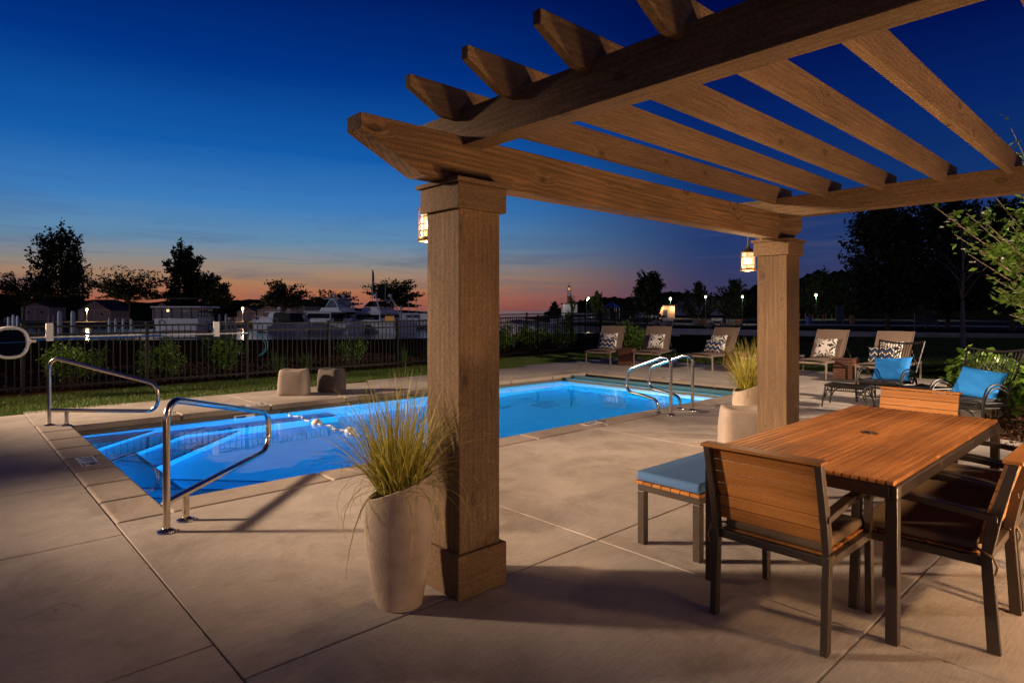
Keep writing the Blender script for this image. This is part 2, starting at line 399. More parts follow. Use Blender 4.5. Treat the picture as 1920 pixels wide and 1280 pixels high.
# coping stones with a rounded nose over the water
cp = MB(); g = .008; n = .03
def run(a, b, step):
    k = max(1, round((b-a)/step)); return [a+(b-a)*i/k for i in range(k+1)]
ys = run(CY0, CY1, .655)
for i in range(len(ys)-1): cp.bb(CX0+.004, PX0, ys[i]+g/2, ys[i+1]-g/2, -.09, .004)
xs = run(PX0, 12.0, 1.32)
for i in range(len(xs)-1):
    cp.bb(xs[i]+g/2, xs[i+1]-g/2, CY0+.004, PY0, -.09, .004)
    cp.bb(xs[i]+g/2, xs[i+1]-g/2, PY1, CY1-.004, -.09, .004)
coping = cp.build('coping', M['coping'], bevel=.028, seg=4); tag(coping, kind='structure')

# pool shell
pool = thing('swimming_pool', 'rectangular swimming pool glowing blue from lamps under the water', 'swimming pool', (6.1, 7.8, 0))
m, nt, b = mat_new('pool_plaster')
v = mapped(nt); f = noise(nt, v, 3, 4); rp = ramp(nt, [(.3, (.26,.55,.80,1)), (.7, (.33,.64,.88,1))]); nt.links.new(f, rp.inputs[0])
nt.links.new(rp.outputs[0], b.inputs['Base Color']); b.inputs['Roughness'].default_value = .6
bump(nt, b, noise(nt, v, 40, 3), .2, .004)
M['plaster'] = m
def tilemat(name, c1, c2, mortar, bw, bh, off=0.5, ms=.004):
    m, nt, b = mat_new(name)
    tc = N(nt, 'ShaderNodeTexCoord'); sp = N(nt, 'ShaderNodeSeparateXYZ'); nt.links.new(tc.outputs['Object'], sp.inputs[0])
    cb = N(nt, 'ShaderNodeCombineXYZ'); nt.links.new(mathn(nt, 'ADD', sp.outputs[0], sp.outputs[1]), cb.inputs[0]); nt.links.new(sp.outputs[2], cb.inputs[1])
    br = N(nt, 'ShaderNodeTexBrick'); nt.links.new(cb.outputs[0], br.inputs['Vector']); br.inputs['Scale'].default_value = 1
    br.inputs['Brick Width'].default_value = bw; br.inputs['Row Height'].default_value = bh; br.inputs['Mortar Size'].default_value = ms
    br.inputs['Color1'].default_value = c1; br.inputs['Color2'].default_value = c2; br.inputs['Mortar'].default_value = mortar; br.offset = off
    nt.links.new(br.outputs['Color'], b.inputs['Base Color']); b.inputs['Roughness'].default_value = .3
    bump(nt, b, br.outputs['Fac'], -.3, .003); return m
M['mosaic'] = tilemat('dark_mosaic_waterline_tile', (.02,.022,.022,1), (.05,.052,.045,1), (.22,.19,.13,1), .05, .025, .5, .0035)
M['nosing'] = simple('navy_step_nosing_tile', (.008,.012,.05,1), .3)
ZF0, ZF1 = -1.02, -1.45
s = MB()
x0, x1, y0, y1 = PX0+.03, PX1-.02, PY0+.03, PY1-.03
s.v = [(x0,y0,-.19),(x1,y0,-.19),(x1,y1,-.19),(x0,y1,-.19),(x0,y0,ZF0),(x1,y0,ZF1),(x1,y1,ZF1),(x0,y1,ZF0),
       (x0-.2,y0-.2,-.19),(x1+.2,y0-.2,-.19),(x1+.2,y1+.2,-.19),(x0-.2,y1+.2,-.19),(x0-.2,y0-.2,-1.7),(x1+.2,y0-.2,-1.7),(x1+.2,y1+.2,-1.7),(x0-.2,y1+.2,-1.7)]
s.f = [(0,1,5,4),(1,2,6,5),(2,3,7,6),(3,0,4,7),(4,5,6,7),(0,1,9,8),(1,2,10,9),(2,3,11,10),(3,0,8,11),(8,9,13,12),(9,10,14,13),(10,11,15,14),(11,8,12,15),(12,13,14,15)]
s.build('basin', M['plaster'], pool)
t = MB(); w = .02
t.bb(x0-w, x0, y0, y1, -.188, -.095); t.bb(x0-w, x1, y0-w, y0, -.188, -.095); t.bb(x0-w, x1, y1, y1+w, -.188, -.095); t.bb(x1, x1+w, y0, y1, -.188, -.095)
t.build('waterline_tile', M['mosaic'], pool)
# corner steps and the bench ledges, with nosing tiles
st = MB(); no = MB()
for cy, sy in ((y1, -1), (y0, 1)):
    for q, z in ((.95, -.34), (1.65, -.56), (2.4, -.79)):
        P = [(x0+.001, cy+sy*.001), (x0+q, cy+sy*.001), (x0+.001, cy+sy*q)]
        if sy < 0: P = P[::-1]
        st.prism(P, 'z', -1.1, z)
        no.bar((x0+q-.04, cy+sy*.03, z+.0015), (x0+.03, cy+sy*(q-.04), z+.0015), .05, .004)
st.bb(x0+.0015, x0+.48, y0+.7, y1-.7, -1.1, -.60); no.bar((x0+.455, y0+1.2, -.598), (x0+.455, y1-1.2, -.598), .045, .004)
st.bb(x0+.7, x0+3.6, y1-.42, y1-.0015, -1.1, -.605); no.bar((x0+1.6, y1-.40, -.602), (x0+3.6, y1-.40, -.602), .045, .004)
st.build('corner_steps', M['plaster'], pool); no.build('step_nosing', M['nosing'], pool)
dr = MB(); dr.box((8.9, 8.6, -1.345), (.5, .5, .02)); dr.build('main_drain', simple('blue_grey_drain_grate', (.06,.16,.28,1), .5), pool)
for lx in (3.6, 9.0):
    lf = MB(); lf.v = []; 
    prof = [(.09, 0), (.085, .02), (.0001, .035)]
    vs = []
    nseg = 20
    for (r, h) in prof:
        for k in range(nseg):
            an = 2*PI*k/nseg; vs.append((lx+r*math.cos(an), y0+.002+h, -.62+r*math.sin(an)))
    lf.add(vs, [(i*nseg+k, i*nseg+(k+1)%nseg, (i+1)*nseg+(k+1)%nseg, (i+1)*nseg+k) for i in range(2) for k in range(nseg)] + [tuple(range(nseg))])
    lf.build('pool_lamp', M['lens'], pool)
# skimmer opening with its white frame in the far wall
for ax, lb in ((3.55, None), (7.6, None)):
    k = MB(); k.bb(ax-.16, ax+.16, y1-.006, y1+.004, -.17, -.10); fr = k.build('skimmer_frame', M['white_plastic'], pool)
    k = MB(); k.bb(ax-.13, ax+.02, y1-.010, y1-.006, -.155, -.112); k.build('skimmer_mouth', M['nosing'], fr)
# water
m, nt, b = mat_new('pool_water_surface')
b.inputs['Base Color'].default_value = (.80,.95,1,1); b.inputs['Roughness'].default_value = 0.0; b.inputs['IOR'].default_value = 1.333
b.inputs['Transmission Weight'].default_value = 1
v = mapped(nt); h = mathn(nt, 'ADD', noise(nt, v, 1.4, 2, .5), mathn(nt, 'MULTIPLY', noise(nt, v, 6, 2, .5), .12)); bump(nt, b, h, .15, .03)
M['pool_water'] = m
wm = MB(); wm.v = [(x0,y0,-.135),(x1,y0,-.135),(x1,y1,-.135),(x0,y1,-.135)]; wm.f = [(0,1,2,3)]
tag(wm.build('pool_water', M['pool_water']), kind='structure')
# automatic cover at the far short end
cv = thing('pool_cover_roller', 'rolled teal pool cover lying in its dark slot at the far end of the pool', 'pool cover', (11.5, 7.9, 0))
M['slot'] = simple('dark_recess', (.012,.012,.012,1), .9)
M['coverteal'] = simple('teal_cover_vinyl', (.015,.10,.14,1), .35, .2, .3, 3)
k = MB(); yA, yB = PY0-.25, PY1+.15
k.bb(PX1, 12.0, yA, yB, -.60, -.55); k.bb(11.99, 12.015, yA, yB, -.55, -.005); k.bb(PX1+.4, PX1+.42, yA, yB, -.55, -.20); k.bb(PX1, 12, yA-.02, yA, -.55, -.1); k.bb(PX1, 12, yB, yB+.02, -.55, -.1)
k.build('recess', M['slot'], cv)
k = MB(); k.tube([(11.60, yA+.02, -.27), (11.60, yB-.02, -.27)], .14, 24); k.build('cover_roll', M['coverteal'], cv, smooth=True)
k = MB()
for xx, zz in ((11.12, -.105), (11.26, -.10)): k.tube([(xx, yA+.02, zz), (xx, yB-.02, zz)], .024, 12)
k.bb(PX1+.0, PX1+.05, yA, yB, -.15, -.06); k.bb(11.34, 11.40, yA, yB, -.10, -.03); k.build('guide_rail', simple('teal_aluminium_track', (.07,.19,.26,1), .3, .6, .06, 4), cv)
k = MB(); k.bb(11.88, 12.01, yA, yB, -.05, .006); k.build('lid_edge', M['coping'], cv, bevel=.008)

# lane rope with floats
rope = thing('float_rope', 'beaded lane rope with white floats stretched across the pool', 'lane rope', (4.15, 7.8, -.12))
pts = [Vector((4.15+.05*math.sin(i*.9), y1-.02-(y1-y0-.04)*i/60, -.128+.006*math.sin(i*1.7))) for i in range(61)]
m, nt, b = mat_new('blue_and_white_beads'); tc = N(nt, 'ShaderNodeTexCoord'); sp_ = N(nt, 'ShaderNodeSeparateXYZ'); nt.links.new(tc.outputs['Object'], sp_.inputs[0])
st_ = mathn(nt, 'GREATER_THAN', mathn(nt, 'FRACT', mathn(nt, 'MULTIPLY', sp_.outputs[1], 6.5)), .5); nt.links.new(mixc(nt, st_, (.75,.73,.7,1), (.02,.06,.3,1)), b.inputs['Base Color'])
M['beads'] = m
k = MB(); k.tube(pts, .011, 6)
for i in range(0, 61):
    if i % 2 == 0: p = pts[i]; k.sphere(p, .014, 8, 5, (1, 1.6, 1))
k.build('beaded_cord', M['beads'], rope, smooth=True)
for yy in (8.72, 7.76, 6.80, 5.98):
    k = MB(); i = min(range(61), key=lambda q: abs(pts[q].y-yy)); k.sphere(pts[i], .075, 20, 12, (1, 1.1, .95)); k.build('float', M['white_plastic'], rope, smooth=True)

# text helper: flat lettering turned into a mesh lying on a plane
def text(s, size, loc, rot, mat, parent, name='lettering', depth=.0006, space=1.0, bold=0.0):
    cu = bpy.data.curves.new(name, 'FONT'); cu.body = s; cu.size = size; cu.extrude = depth; cu.offset = bold; cu.align_x = 'CENTER'; cu.align_y = 'CENTER'; cu.space_character = space
    t = bpy.data.objects.new(name, cu); C.objects.link(t)
    me = bpy.data.meshes.new_from_object(t.evaluated_get(bpy.context.evaluated_depsgraph_get()))
    bpy.data.objects.remove(t); me.materials.clear(); me.materials.append(mat)
    o = bpy.data.objects.new(name, me); C.objects.link(o); o.parent = parent
    o.location = loc; o.rotation_euler = rot; return o
M['tile_white'] = simple('white_marker_tile', (.62,.57,.50,1), .35, 0, .12, 18, .2, 60)
M['tile_black'] = simple('black_tile_print', (.015,.02,.022,1), .4, 0, .2, 40)
def depth_marker(num, loc, rz, label):
    o = thing('depth_marker', label, 'depth marker', loc, rz, 'pool depth markers')
    k = MB(); 
    for i in range(2): k.bb(-.235+i*.155+.001, -.08+i*.155-.001, -.078, .078, 0, .004)
    k.bb(.076, .235, -.078, .078, 0, .004)
    for c in k.v: pass
    k.build('tile', M['tile_white'], o, bevel=.001)
    text(num, .15, (-.165, 0, .0052), (0,0,0), M['tile_black'], o, 'numeral', bold=.004)
    text('FT', .125, (-.03, 0, .0052), (0,0,0), M['tile_black'], o, 'lettering', bold=.003)
    # no-diving symbol: ring with a bar over a diving figure, and its small caption
    k = MB(); k.tube([(.155+.055*math.cos(2*PI*i/28), .018+.055*math.sin(2*PI*i/28), .005) for i in range(28)], .004, 6, closed=True)
    k.bar((.117, .056, .005), (.193, -.02, .005), .008, .003)
    k.bar((.13, .0, .005), (.17, .03, .005), .014, .003); k.bar((.17, .03, .005), (.186, .012, .005), .007, .003); k.sphere((.183, .042, .005), .009, 10, 6, (1,1,.3))
    k.bar((.118, -.022, .005), (.19, -.022, .005), .004, .002)
    k.build('no_diving_symbol', M['tile_black'], o)
    text('NO DIVING', .024, (.155, -.058, .0052), (0,0,0), M['tile_black'], o, 'caption')
    return o
depth_marker('3', (PX0-.19, 7.62, .0045), R(-90), 'white 3 FT depth tile on the short near end of the pool edge')
depth_marker('4', (6.62, PY0-.17, .0045), 0, 'white 4 FT depth tile on the pool edge in front of the grab rails')
depth_marker('3', (3.75, PY1+.20, .0045), R(180), 'white 3 FT depth tile on the far pool edge behind the handrail')
depth_marker('4', (7.75, PY1+.20, .0045), R(180), 'white 4 FT depth tile on the far pool edge next to the concrete stools')
depth_marker('4', (12.22, 7.9, .0045), R(90), 'white 4 FT depth tile on the deck beside the pool cover slot')
k = MB(); k.lathe([(.0001, 0), (.11, 0), (.11, .004), (.095, .006), (.0001, .006)], 28, (9.35, 5.0, .0), cap0=False, cap1=False)
tag(k.build('deck_lid', M['white_plastic']), 'round white skimmer lid set in the deck near the grab rails', 'deck lid')

# ------------------------------------------------------------------ stainless rails
def stair_rail(L, label, loc, dirv):
    o = thing('stair_handrail', label, 'handrail')
    P = fillet([(0,0,0), (0,0,.915), (L-.10,0,.50), (L+.06,0,.22), (.0,0,.205)], [.13, .12, .12], 8)
    P = fillet([(0,0,.0), (0,0,.93), (L,0,.56), (L,0,.205), (.0,0,.205)], [.12, .15, .15], 9)
    k = MB(); k.tube(P, .0245, 16); k.build('rail', M['steel'], o, smooth=True)
    k = MB(); k.tube([(.24,0,0), (.24,0,.2)], .0245, 16); k.build('post', M['steel'], o, smooth=True)
    for x in (0, .24):
        k = MB(); k.lathe([(.0255, .028), (.03, .022), (.062, .010), (.066, 0)], 24, (x,0,0)); k.build('flange', M['steel'], o, smooth=True)
    return place(o, loc, math.atan2(dirv[1], dirv[0]))
stair_rail(1.66, 'polished steel stair handrail at the near pool corner, in front of the others', (1.17, 4.83, .001), (1, 1))
stair_rail(1.50, 'polished steel stair handrail at the far left pool corner by the lawn', (1.09, 10.36, .001), (1, -1))
def grab(label, x):
    o = thing('grab_rail', label, 'grab rail')
    P = fillet([(0,0,0), (0,0,.84), (0,.17,.84), (0,.77,.62), (0,.82,.27), (0,.56,.25), (0,.22,.19), (0,.22,0)], [.11, .10, .14, .16, .2, .14], 8)
    k = MB(); k.tube(P, .0245, 14); k.build('rail', M['steel'], o, smooth=True)
    for y in (0, .22):
        k = MB(); k.lathe([(.0255, .028), (.03, .022), (.062, .010), (.066, 0)], 24, (0,y,0)); k.build('flange', M['steel'], o, smooth=True)
    return place(o, (x, 5.13, .001), 0)
grab('curved steel grab rail at the far pool end, nearer of the two', 7.96)
grab('curved steel grab rail at the far pool end, the farther one beside the planter', 8.56)

# ------------------------------------------------------------------ pergola
pg = thing('pergola', 'rough cedar pergola with boxed posts and open rafters over the dining table', 'pergola', (4.2, 1.3, 0))
def post(x0, x1, y0, y1, vis=True):
    k = MB(); k.bb(x0, x1, y0, y1, .0, 2.235); p = k.build('post', M['cedar_z'], pg, bevel=.006)
    e = .028
    k = MB(); k.bb(x0-e, x1+e, y0-e, y1+e, .002, .24); k.build('base_trim', M['cedar_x'], p, bevel=.006)
    k = MB(); k.bb(x0-e, x1+e, y0-e, y1+e, 2.10, 2.237); k.build('cap_trim', M['cedar_x'], p, bevel=.005)
    e = .048
    k = MB(); k.bb(x0-e, x1+e, y0-e, y1+e, 2.238, 2.262); k.build('cap_board', M['cedar_x'], p, bevel=.004)
    for (xx, yy) in ((x0, y0), (x0, y1), (x1, y0), (x1, y1)):
        pass
post(2.05, 2.34, 2.63, 2.93); post(6.12, 6.42, 2.63, 2.93); post(2.05, 2.36, -.55, -.25); post(6.12, 6.43, -.55, -.25)
def longbeam(yc):
    k = MB(); k.prism([(1.50, 2.44), (1.86, 2.262), (6.40, 2.262), (6.66, 2.40), (6.66, 2.515), (1.50, 2.515)], 'y', yc-.07, yc+.07)
    k.build('beam', M['cedar_grain'], pg, bevel=.004)
longbeam(2.77); longbeam(-.40)
for xc in (2.20, 6.18):
    k = MB(); k.prism([(-.95, 2.60), (-.62, 2.465), (2.98, 2.465), (3.22, 2.59), (3.22, 2.665), (-.95, 2.665)], 'x', xc-.07, xc+.07)
    k.build('cross_beam', M['cedar_y'], pg, bevel=.004)
for yc in (2.75, 2.27, 1.795, 1.335, .895, .35, -.10, -.52):
    k = MB(); k.prism([(1.80, 2.725), (2.02, 2.612), (6.30, 2.612), (6.47, 2.70), (6.47, 2.785), (1.80, 2.785)], 'y', yc-.023, yc+.023)
    k.build('rafter', M['cedar_x'], pg, bevel=.003)
k = MB(); 
for (sx, sz) in ((1.83, 2.275),): k.lathe([(.0001,0),(.012,0),(.012,.004),(.0001,.004)], 12, (1.72, 2.77, 2.325), cap0=False, cap1=False)

# lanterns
def lantern(label, x):
    o = thing('wall_lantern', label, 'lantern', (0,0,0), 0, 'pergola lanterns')
    # local: wall plane y=0, lantern hangs at y=.15
    cy = .17
    k = MB(); k.bb(-.055, .055, 0, .012, .15, .29); k.build('back_plate', M['bronze_lamp'], o, bevel=.004)
    k = MB(); k.tube(fillet([(0,.01,.22), (0,.09,.22), (0,.09,.29), (0,cy,.29), (0,cy,.155)], [.03,.03,.035], 6), .008, 8); k.build('arm', M['bronze_lamp'], o, smooth=True)
    k = MB(); k.lathe([(.0001,.165), (.016,.16), (.02,.145), (.035,.125), (.078,.10), (.082,.088), (.0001,.088)], 28, (0,cy,0), cap0=False, cap1=False); k.build('hood', M['bronze_lamp'], o, smooth=True)
    k = MB(); k.lathe([(.078,-.10), (.082,-.092), (.082,-.078), (.066,-.074), (.066,-.10)], 28, (0,cy,0), cap0=False, cap1=False); k.build('base_ring', M['bronze_lamp'], o, smooth=True)
    k = MB(); k.lathe([(.062,-.078), (.064,.0), (.062,.088)], 28, (0,cy,0), cap0=False, cap1=False); g = k.build('glass', M['lantern_glass'], o, smooth=True)
    k = MB()
    for z in (-.04, 0, .045): k.tube([(.072*math.cos(2*PI*i/24), cy+.072*math.sin(2*PI*i/24), z) for i in range(24)], .0028, 5, closed=True)
    for i in range(6):
        a = 2*PI*i/6+.3; k.tube([(.074*math.cos(a), cy+.074*math.sin(a), -.08), (.074*math.cos(a), cy+.074*math.sin(a), .09)], .003, 5)
    k.build('cage', M['bronze_lamp'], o)
    k = MB(); k.sphere((0,cy,.0), .022, 12, 8, (1,1,1.4)); k.build('bulb', M['bulb'], o, smooth=True)
    place(o, (x, 2.93, 2.07), 0)
    l = bpy.data.lights.new('lantern_light', 'POINT'); l.energy = LANT; l.color = (1,.62,.32); l.shadow_soft_size = .05
    lo = bpy.data.objects.new('lantern_light', l); C.objects.link(lo); lo.location = (x, 2.93+cy, 1.935)
LANT = 40.0
lantern('lit brass cage lantern on the nearest pergola post, mostly hidden behind it', 2.20)
lantern('lit brass cage lantern glowing on the far pergola post above the grassy planter', 6.27)

# ------------------------------------------------------------------ planters, ornamental grass, stools
def planter(label, loc, rz):
    o = thing('tall_planter', label, 'planter')
    prof = [(.0001,0), (.115,0), (.122,.01), (.155,.18), (.180,.38), (.186,.50), (.176,.625), (.160,.628), (.160,.56), (.0001,.56)]
    k = MB(); k.lathe(prof, 48, (0,0,0), 1.0, .86, cap0=False, cap1=False, shear=.62); k.build('pot', M['planter'], o, smooth=True, angle=50)
    k = MB(); k.lathe([(.0001,.565), (.16,.565)], 30, (0,0,0), 1.0, .86, cap0=False, cap1=False, shear=.62); k.build('soil', M['soil'], o)
    return place(o, loc, rz)
p1 = W(-.595, 3.27); p2 = W(2.88, 7.55)
planter('tall tapered stone planter leaning its slanted rim against the nearest pergola post', (p1.x, p1.y, .001), yaw_of(1, 0))
planter('tall stone planter with slanted rim behind the concrete stool by the far post', (p2.x, p2.y, .001), yaw_of(1, 0))
def blades(n, r0, Lmin, Lmax, spread, width, seed, z0=0.0, segs=6, droop=1.0, wob=.05):
    g = np.random.default_rng(seed)
    a = g.uniform(0, 2*PI, n); rad = r0*np.sqrt(g.uniform(0, 1, n)); L = g.uniform(Lmin, Lmax, n)*(1-.25*g.uniform(0,1,n)**2)
    az = a + g.normal(0, .5, n); lean = np.abs(g.normal(0, spread, n))*(.35+.65*rad/r0)+.03; dr = droop*g.uniform(.3, 1.5, n)*lean
    bx = rad*np.cos(a); by = rad*np.sin(a)
    t = np.linspace(0, 1, segs+1)[None, :]
    ang = lean[:, None] + dr[:, None]*t*1.6*t
    ds = L[:, None]/segs
    hx = np.cumsum(np.sin(ang)*ds, axis=1)-np.sin(ang[:, :1])*ds; hz = np.cumsum(np.cos(ang)*ds, axis=1)-np.cos(ang[:, :1])*ds
    side = g.normal(0, wob, n)[:, None]*t**2*L[:, None]
    cx = bx[:, None] + hx*np.cos(az)[:, None] - side*np.sin(az)[:, None]
    cy = by[:, None] + hx*np.sin(az)[:, None] + side*np.cos(az)[:, None]
    cz = z0 + hz
    w = width*g.uniform(.6, 1.2, n)[:, None]*(1-t**1.6*.92)/2
    tw = (az + PI/2 + g.normal(0, .6, n))[:, None]
    px = np.cos(tw)*w; py = np.sin(tw)*w
    Lf = np.stack([cx-px, cy-py, cz], -1); Rt = np.stack([cx+px, cy+py, cz], -1)
    V = np.stack([Lf, Rt], 2).reshape(-1, 3)
    base = (np.arange(n)*(segs+1)*2)[:, None] + (np.arange(segs)*2)[None, :]
    base = base.ravel(); F = np.stack([base, base+1, base+3, base+2], -1)
    return V, F
def ograss(label, loc, seed, n, sc):
    V, F = blades(n, .115, .34*sc, .80*sc, .58, .0075, seed, 0, 8, 1.25, .15)
    o = npmesh('ornamental_grass', M['blade'], V, F, smooth=False); o.location = loc
    return tag(o, label, 'ornamental grass', 'grasses growing in the tall planters')
ograss('clump of arching golden grass growing in the planter beside the nearest post', (p1.x, p1.y, .60), 3, 700, .86)
ograss('clump of arching golden grass growing in the planter beside the far post', (p2.x, p2.y, .60), 5, 480, .86)
M['stoolstone'] = simple('pale_cast_stone', (.27,.215,.175,1), .8, 0, .15, 6, .5, 60, .004, .25)
def stool(label, loc, rz, mat=None):
    o = thing('concrete_stool', label, 'stool', loc, rz, 'cast stone stools')
    k = MB(); n = 40; rows = [(0,.25),(.01,.262),(.06,.265),(.22,.262),(.36,.248),(.425,.238),(.447,.224),(.452,.20)]
    vs = []
    for z, r in rows:
        for i in range(n):
            a = 2*PI*i/n; c, s_ = math.cos(a), math.sin(a); e = .36
            x = math.copysign(abs(c)**e, c)*r; y = math.copysign(abs(s_)**e, s_)*r*.92
            vs.append((x, y, z + (.018*(x/r)**2*(z/.45) if z > .3 else 0)))
    fs = [(i*n+j, i*n+(j+1)%n, (i+1)*n+(j+1)%n, (i+1)*n+j) for i in range(len(rows)-1) for j in range(n)]
    # dished seat
    c0 = len(vs)
    for q, dz in ((.7, -.008), (.35, -.013)):
        for i in range(n):
            x, y, z = vs[7*n+i]; vs.append((x*q, y*q, .452 + .018*q*q*(x*q/.2)**2*.5 + dz))
    fs += [(7*n+j, 7*n+(j+1)%n, c0+(j+1)%n, c0+j) for j in range(n)] + [(c0+j, c0+(j+1)%n, c0+n+(j+1)%n, c0+n+j) for j in range(n)] + [tuple(c0+n+j for j in range(n)), tuple(range(n))[::-1]]
    k.add(vs, fs); b = k.build('body', mat or M['stoolstone'], o, smooth=True, angle=60)
    return o
s1 = W(-4.03, 11.45); s2 = W(-3.47, 11.9); s3 = W(2.60, 6.95)
stool('pale cast stone stool at the pool edge in front of the fence', (s1.x, s1.y, .001), yaw_of(1, .1))
st2_ = stool('darker cast stone stool standing partly behind the pale one at the pool edge', (s2.x, s2.y, .001), yaw_of(1, -.3), simple('grey_cast_stone', (.10,.082,.07,1), .8, 0, .15, 6, .35, 90, .003, .25))
stool('cast stone stool between the dining table and the far planter', (s3.x, s3.y, .001), yaw_of(1, -.2))

st2_.scale = (.86, .86, .93)
# ------------------------------------------------------------------ dining set
TX0, TX1, TY0, TY1, TZ = 3.235, 5.64, .885, 1.86, .76
tb = thing('dining_table', 'long slatted teak dining table with dark metal frame and umbrella hole', 'table', ((TX0+TX1)/2, (TY0+TY1)/2, 0))
k = MB(); nsl = 25; hx, hy = 4.42, 1.37
wsl = (TY1-TY0-.02)/nsl
for i in range(nsl):
    a = TY0+.01+i*wsl+.0046; b_ = a+wsl-.0092; ym = (a+b_)/2
    if abs(ym-hy) < .042:
        hw = math.sqrt(max(0, .05**2-(ym-hy)**2))
        k.bb(TX0, hx-hw, a, b_, TZ-.022, TZ); k.bb(hx+hw, TX1, a, b_, TZ-.022, TZ)
    else: k.bb(TX0, TX1, a, b_, TZ-.022, TZ)
top = k.build('table_top', M['teak_x'], tb, bevel=.0018)
k = MB(); k.lathe([(.030, -.03), (.030, .002), (.042, .003), (.042, .0), (.035, -.03)], 28, (hx, hy, TZ), cap0=False, cap1=False); k.build('umbrella_ring', M['bronze'], top, smooth=True)
k = MB(); fz1 = TZ-.0235; fz0 = fz1-.062; t_ = .03
k.bb(TX0+.004, TX1-.004, TY0, TY0+t_, fz0, fz1); k.bb(TX0+.004, TX1-.004, TY1-t_, TY1, fz0, fz1)
k.bb(TX0+.004, TX0+.004+t_, TY0+t_, TY1-t_, fz0, fz1); k.bb(TX1-.004-t_, TX1-.004, TY0+t_, TY1-t_, fz0, fz1)
for xx in (3.9, 4.5, 5.1): k.bb(xx-.02, xx+.02, TY0+t_, TY1-t_, fz1-.03, fz1)
k.build('frame', M['bronze'], tb, bevel=.006)
for (x, y) in ((TX0+.004, TY0), (TX0+.004, TY1-.052), (TX1-.056, TY0), (TX1-.056, TY1-.052)):
    k = MB(); k.bb(x, x+.052, y, y+.052, 0, fz0+.001); k.build('leg', M['bronze'], tb, bevel=.004)

def dining_chair(label):
    o = thing('dining_chair', label, 'dining chair')
    # local: faces +X, back legs at x=0
    w = .27
    for s_ in (-1, 1):
        k = MB()
        P = [(-.03,0), (.02,.0), (.045,.44), (.02,.60), (-.055,.865), (-.095,.865), (-.03,.60), (.0,.44)]
        y0 = s_*w; k.prism([(a, b) for a, b in P], 'y', y0-.016, y0+.016); k.build('rear_leg', M['bronze'], o, bevel=.003)
        k = MB(); k.prism([(.56,0), (.605,0), (.585,.64), (.54,.64)], 'y', y0-.016, y0+.016); k.build('front_leg', M['bronze'], o, bevel=.003)
        k = MB(); k.prism([(-.02,.625), (.30,.655), (.56,.66), (.598,.645), (.598,.632), (.55,.63), (.3,.625), (-.02,.595)], 'y', y0-.024, y0+.024); k.build('armrest', M['bronze'], o, bevel=.004)
    k = MB()
    for s_ in (-1, 1): k.bb(.03, .56, s_*w-.014, s_*w+.014, .385, .425)
    k.bb(.02, .05, -w+.016, w-.016, .385, .425); k.bb(.545, .575, -w+.016, w-.016, .385, .425); k.build('seat_frame', M['bronze'], o, bevel=.003)
    k = MB()
    for i in range(7): x = .058+i*.0705; k.bb(x, x+.064, -w+.018, w-.018, .41, .432)
    k.build('seat_slats', M['teak_y'], o, bevel=.002)
    k = MB(); 
    # back slats follow the lean of the rear posts, fixed on their front face
    z = .485; dz = .0635
    for i in range(6):
        za = z+i*dz; zb = za+dz-.004
        def xf(zz): return (.045 - (zz-.44)*.19) if zz < .60 else (.015-(zz-.60)*.283)
        k.prism([(xf(za), za), (xf(za)+.016, za), (xf(zb)+.016, zb), (xf(zb), zb)], 'y', -w-.012, w+.012)
    bk = k.build('back_slats', M['teak_y'], o, bevel=.002)
    k = MB(); k.prism([(-.11,.866), (-.035,.868), (-.035,.884), (-.11,.882)], 'y', -w-.022, w+.022); k.build('top_rail', M['teak_y'], o, bevel=.004)
    k = MB(); k.bb(.055, .565, -w+.025, w-.025, .433, .482); c = k.build('cushion', M['brown_fabric'], o, bevel=.018, seg=4)
    k = MB()
    for s_ in (-1, 1):
        k.tube(spline([(.07, s_*(w-.03), .455), (.03, s_*(w+.02), .45), (.0, s_*(w+.022), .44), (.02, s_*(w-.02), .43)], 4), .006, 6); k.tube([(.0, s_*(w+.02), .445), (-.02, s_*(w+.03), .40), (-.012, s_*(w+.028), .36)], .005, 5)
    k.build('tie', M['brown_fabric'], c)
    return o
c1 = dining_chair('slatted teak dining chair at the near end of the table, its back toward the viewer')
chairs_group = 'dining chairs around the table'
c1['group'] = chairs_group; place(c1, (2.93, 1.355, .001), 0)
dup(c1, (6.02, 1.50, .001), R(180), 'slatted teak dining chair at the far end of the table, facing the viewer', chairs_group)
dup(c1, (3.77, .575, .001), R(90), 'slatted teak dining chair on the right side of the table, closest to the viewer', chairs_group)
dup(c1, (4.38, .575, .001), R(90), 'teak dining chair on the right side of the table, second from the viewer', chairs_group)
dup(c1, (4.99, .575, .001), R(90), 'teak dining chair on the right side of the table, only its armrest showing', chairs_group)

bn = thing('bench', 'low dark metal bench with teak top on the pool side of the table', 'bench', (4.15, 2.22, 0))
bx0, bx1, by0, by1 = 3.42, 4.88, 2.0, 2.46
k = MB(); k.bb(bx0, bx1, by0, by1, .355, .400); k.v = k.v; fr = k.build('frame', M['bronze'], bn, bevel=.004)
k = MB()
for i in range(7): y = by0-.012+i*(.484/7); k.bb(bx0-.02, bx1+.02, y+.002, y+.484/7-.002, .4015, .422)
k.build('slat_top', M['teak_x'], bn, bevel=.003)
for x in (bx0, bx1-.05):
    for y in (by0, by1-.05):
        k = MB(); k.bb(x, x+.05, y, y+.05, 0, .354); k.build('leg', M['bronze'], bn, bevel=.003)
k = MB(); k.bb(bx0-.01, bx1+.01, by0-.005, by1+.005, .4235, .483); cu = k.build('bench_cushion', M['bench_fabric'], None, bevel=.02, seg=4)
tag(cu, 'slate blue cushion lying on the low bench', 'cushion')
k = MB(); 
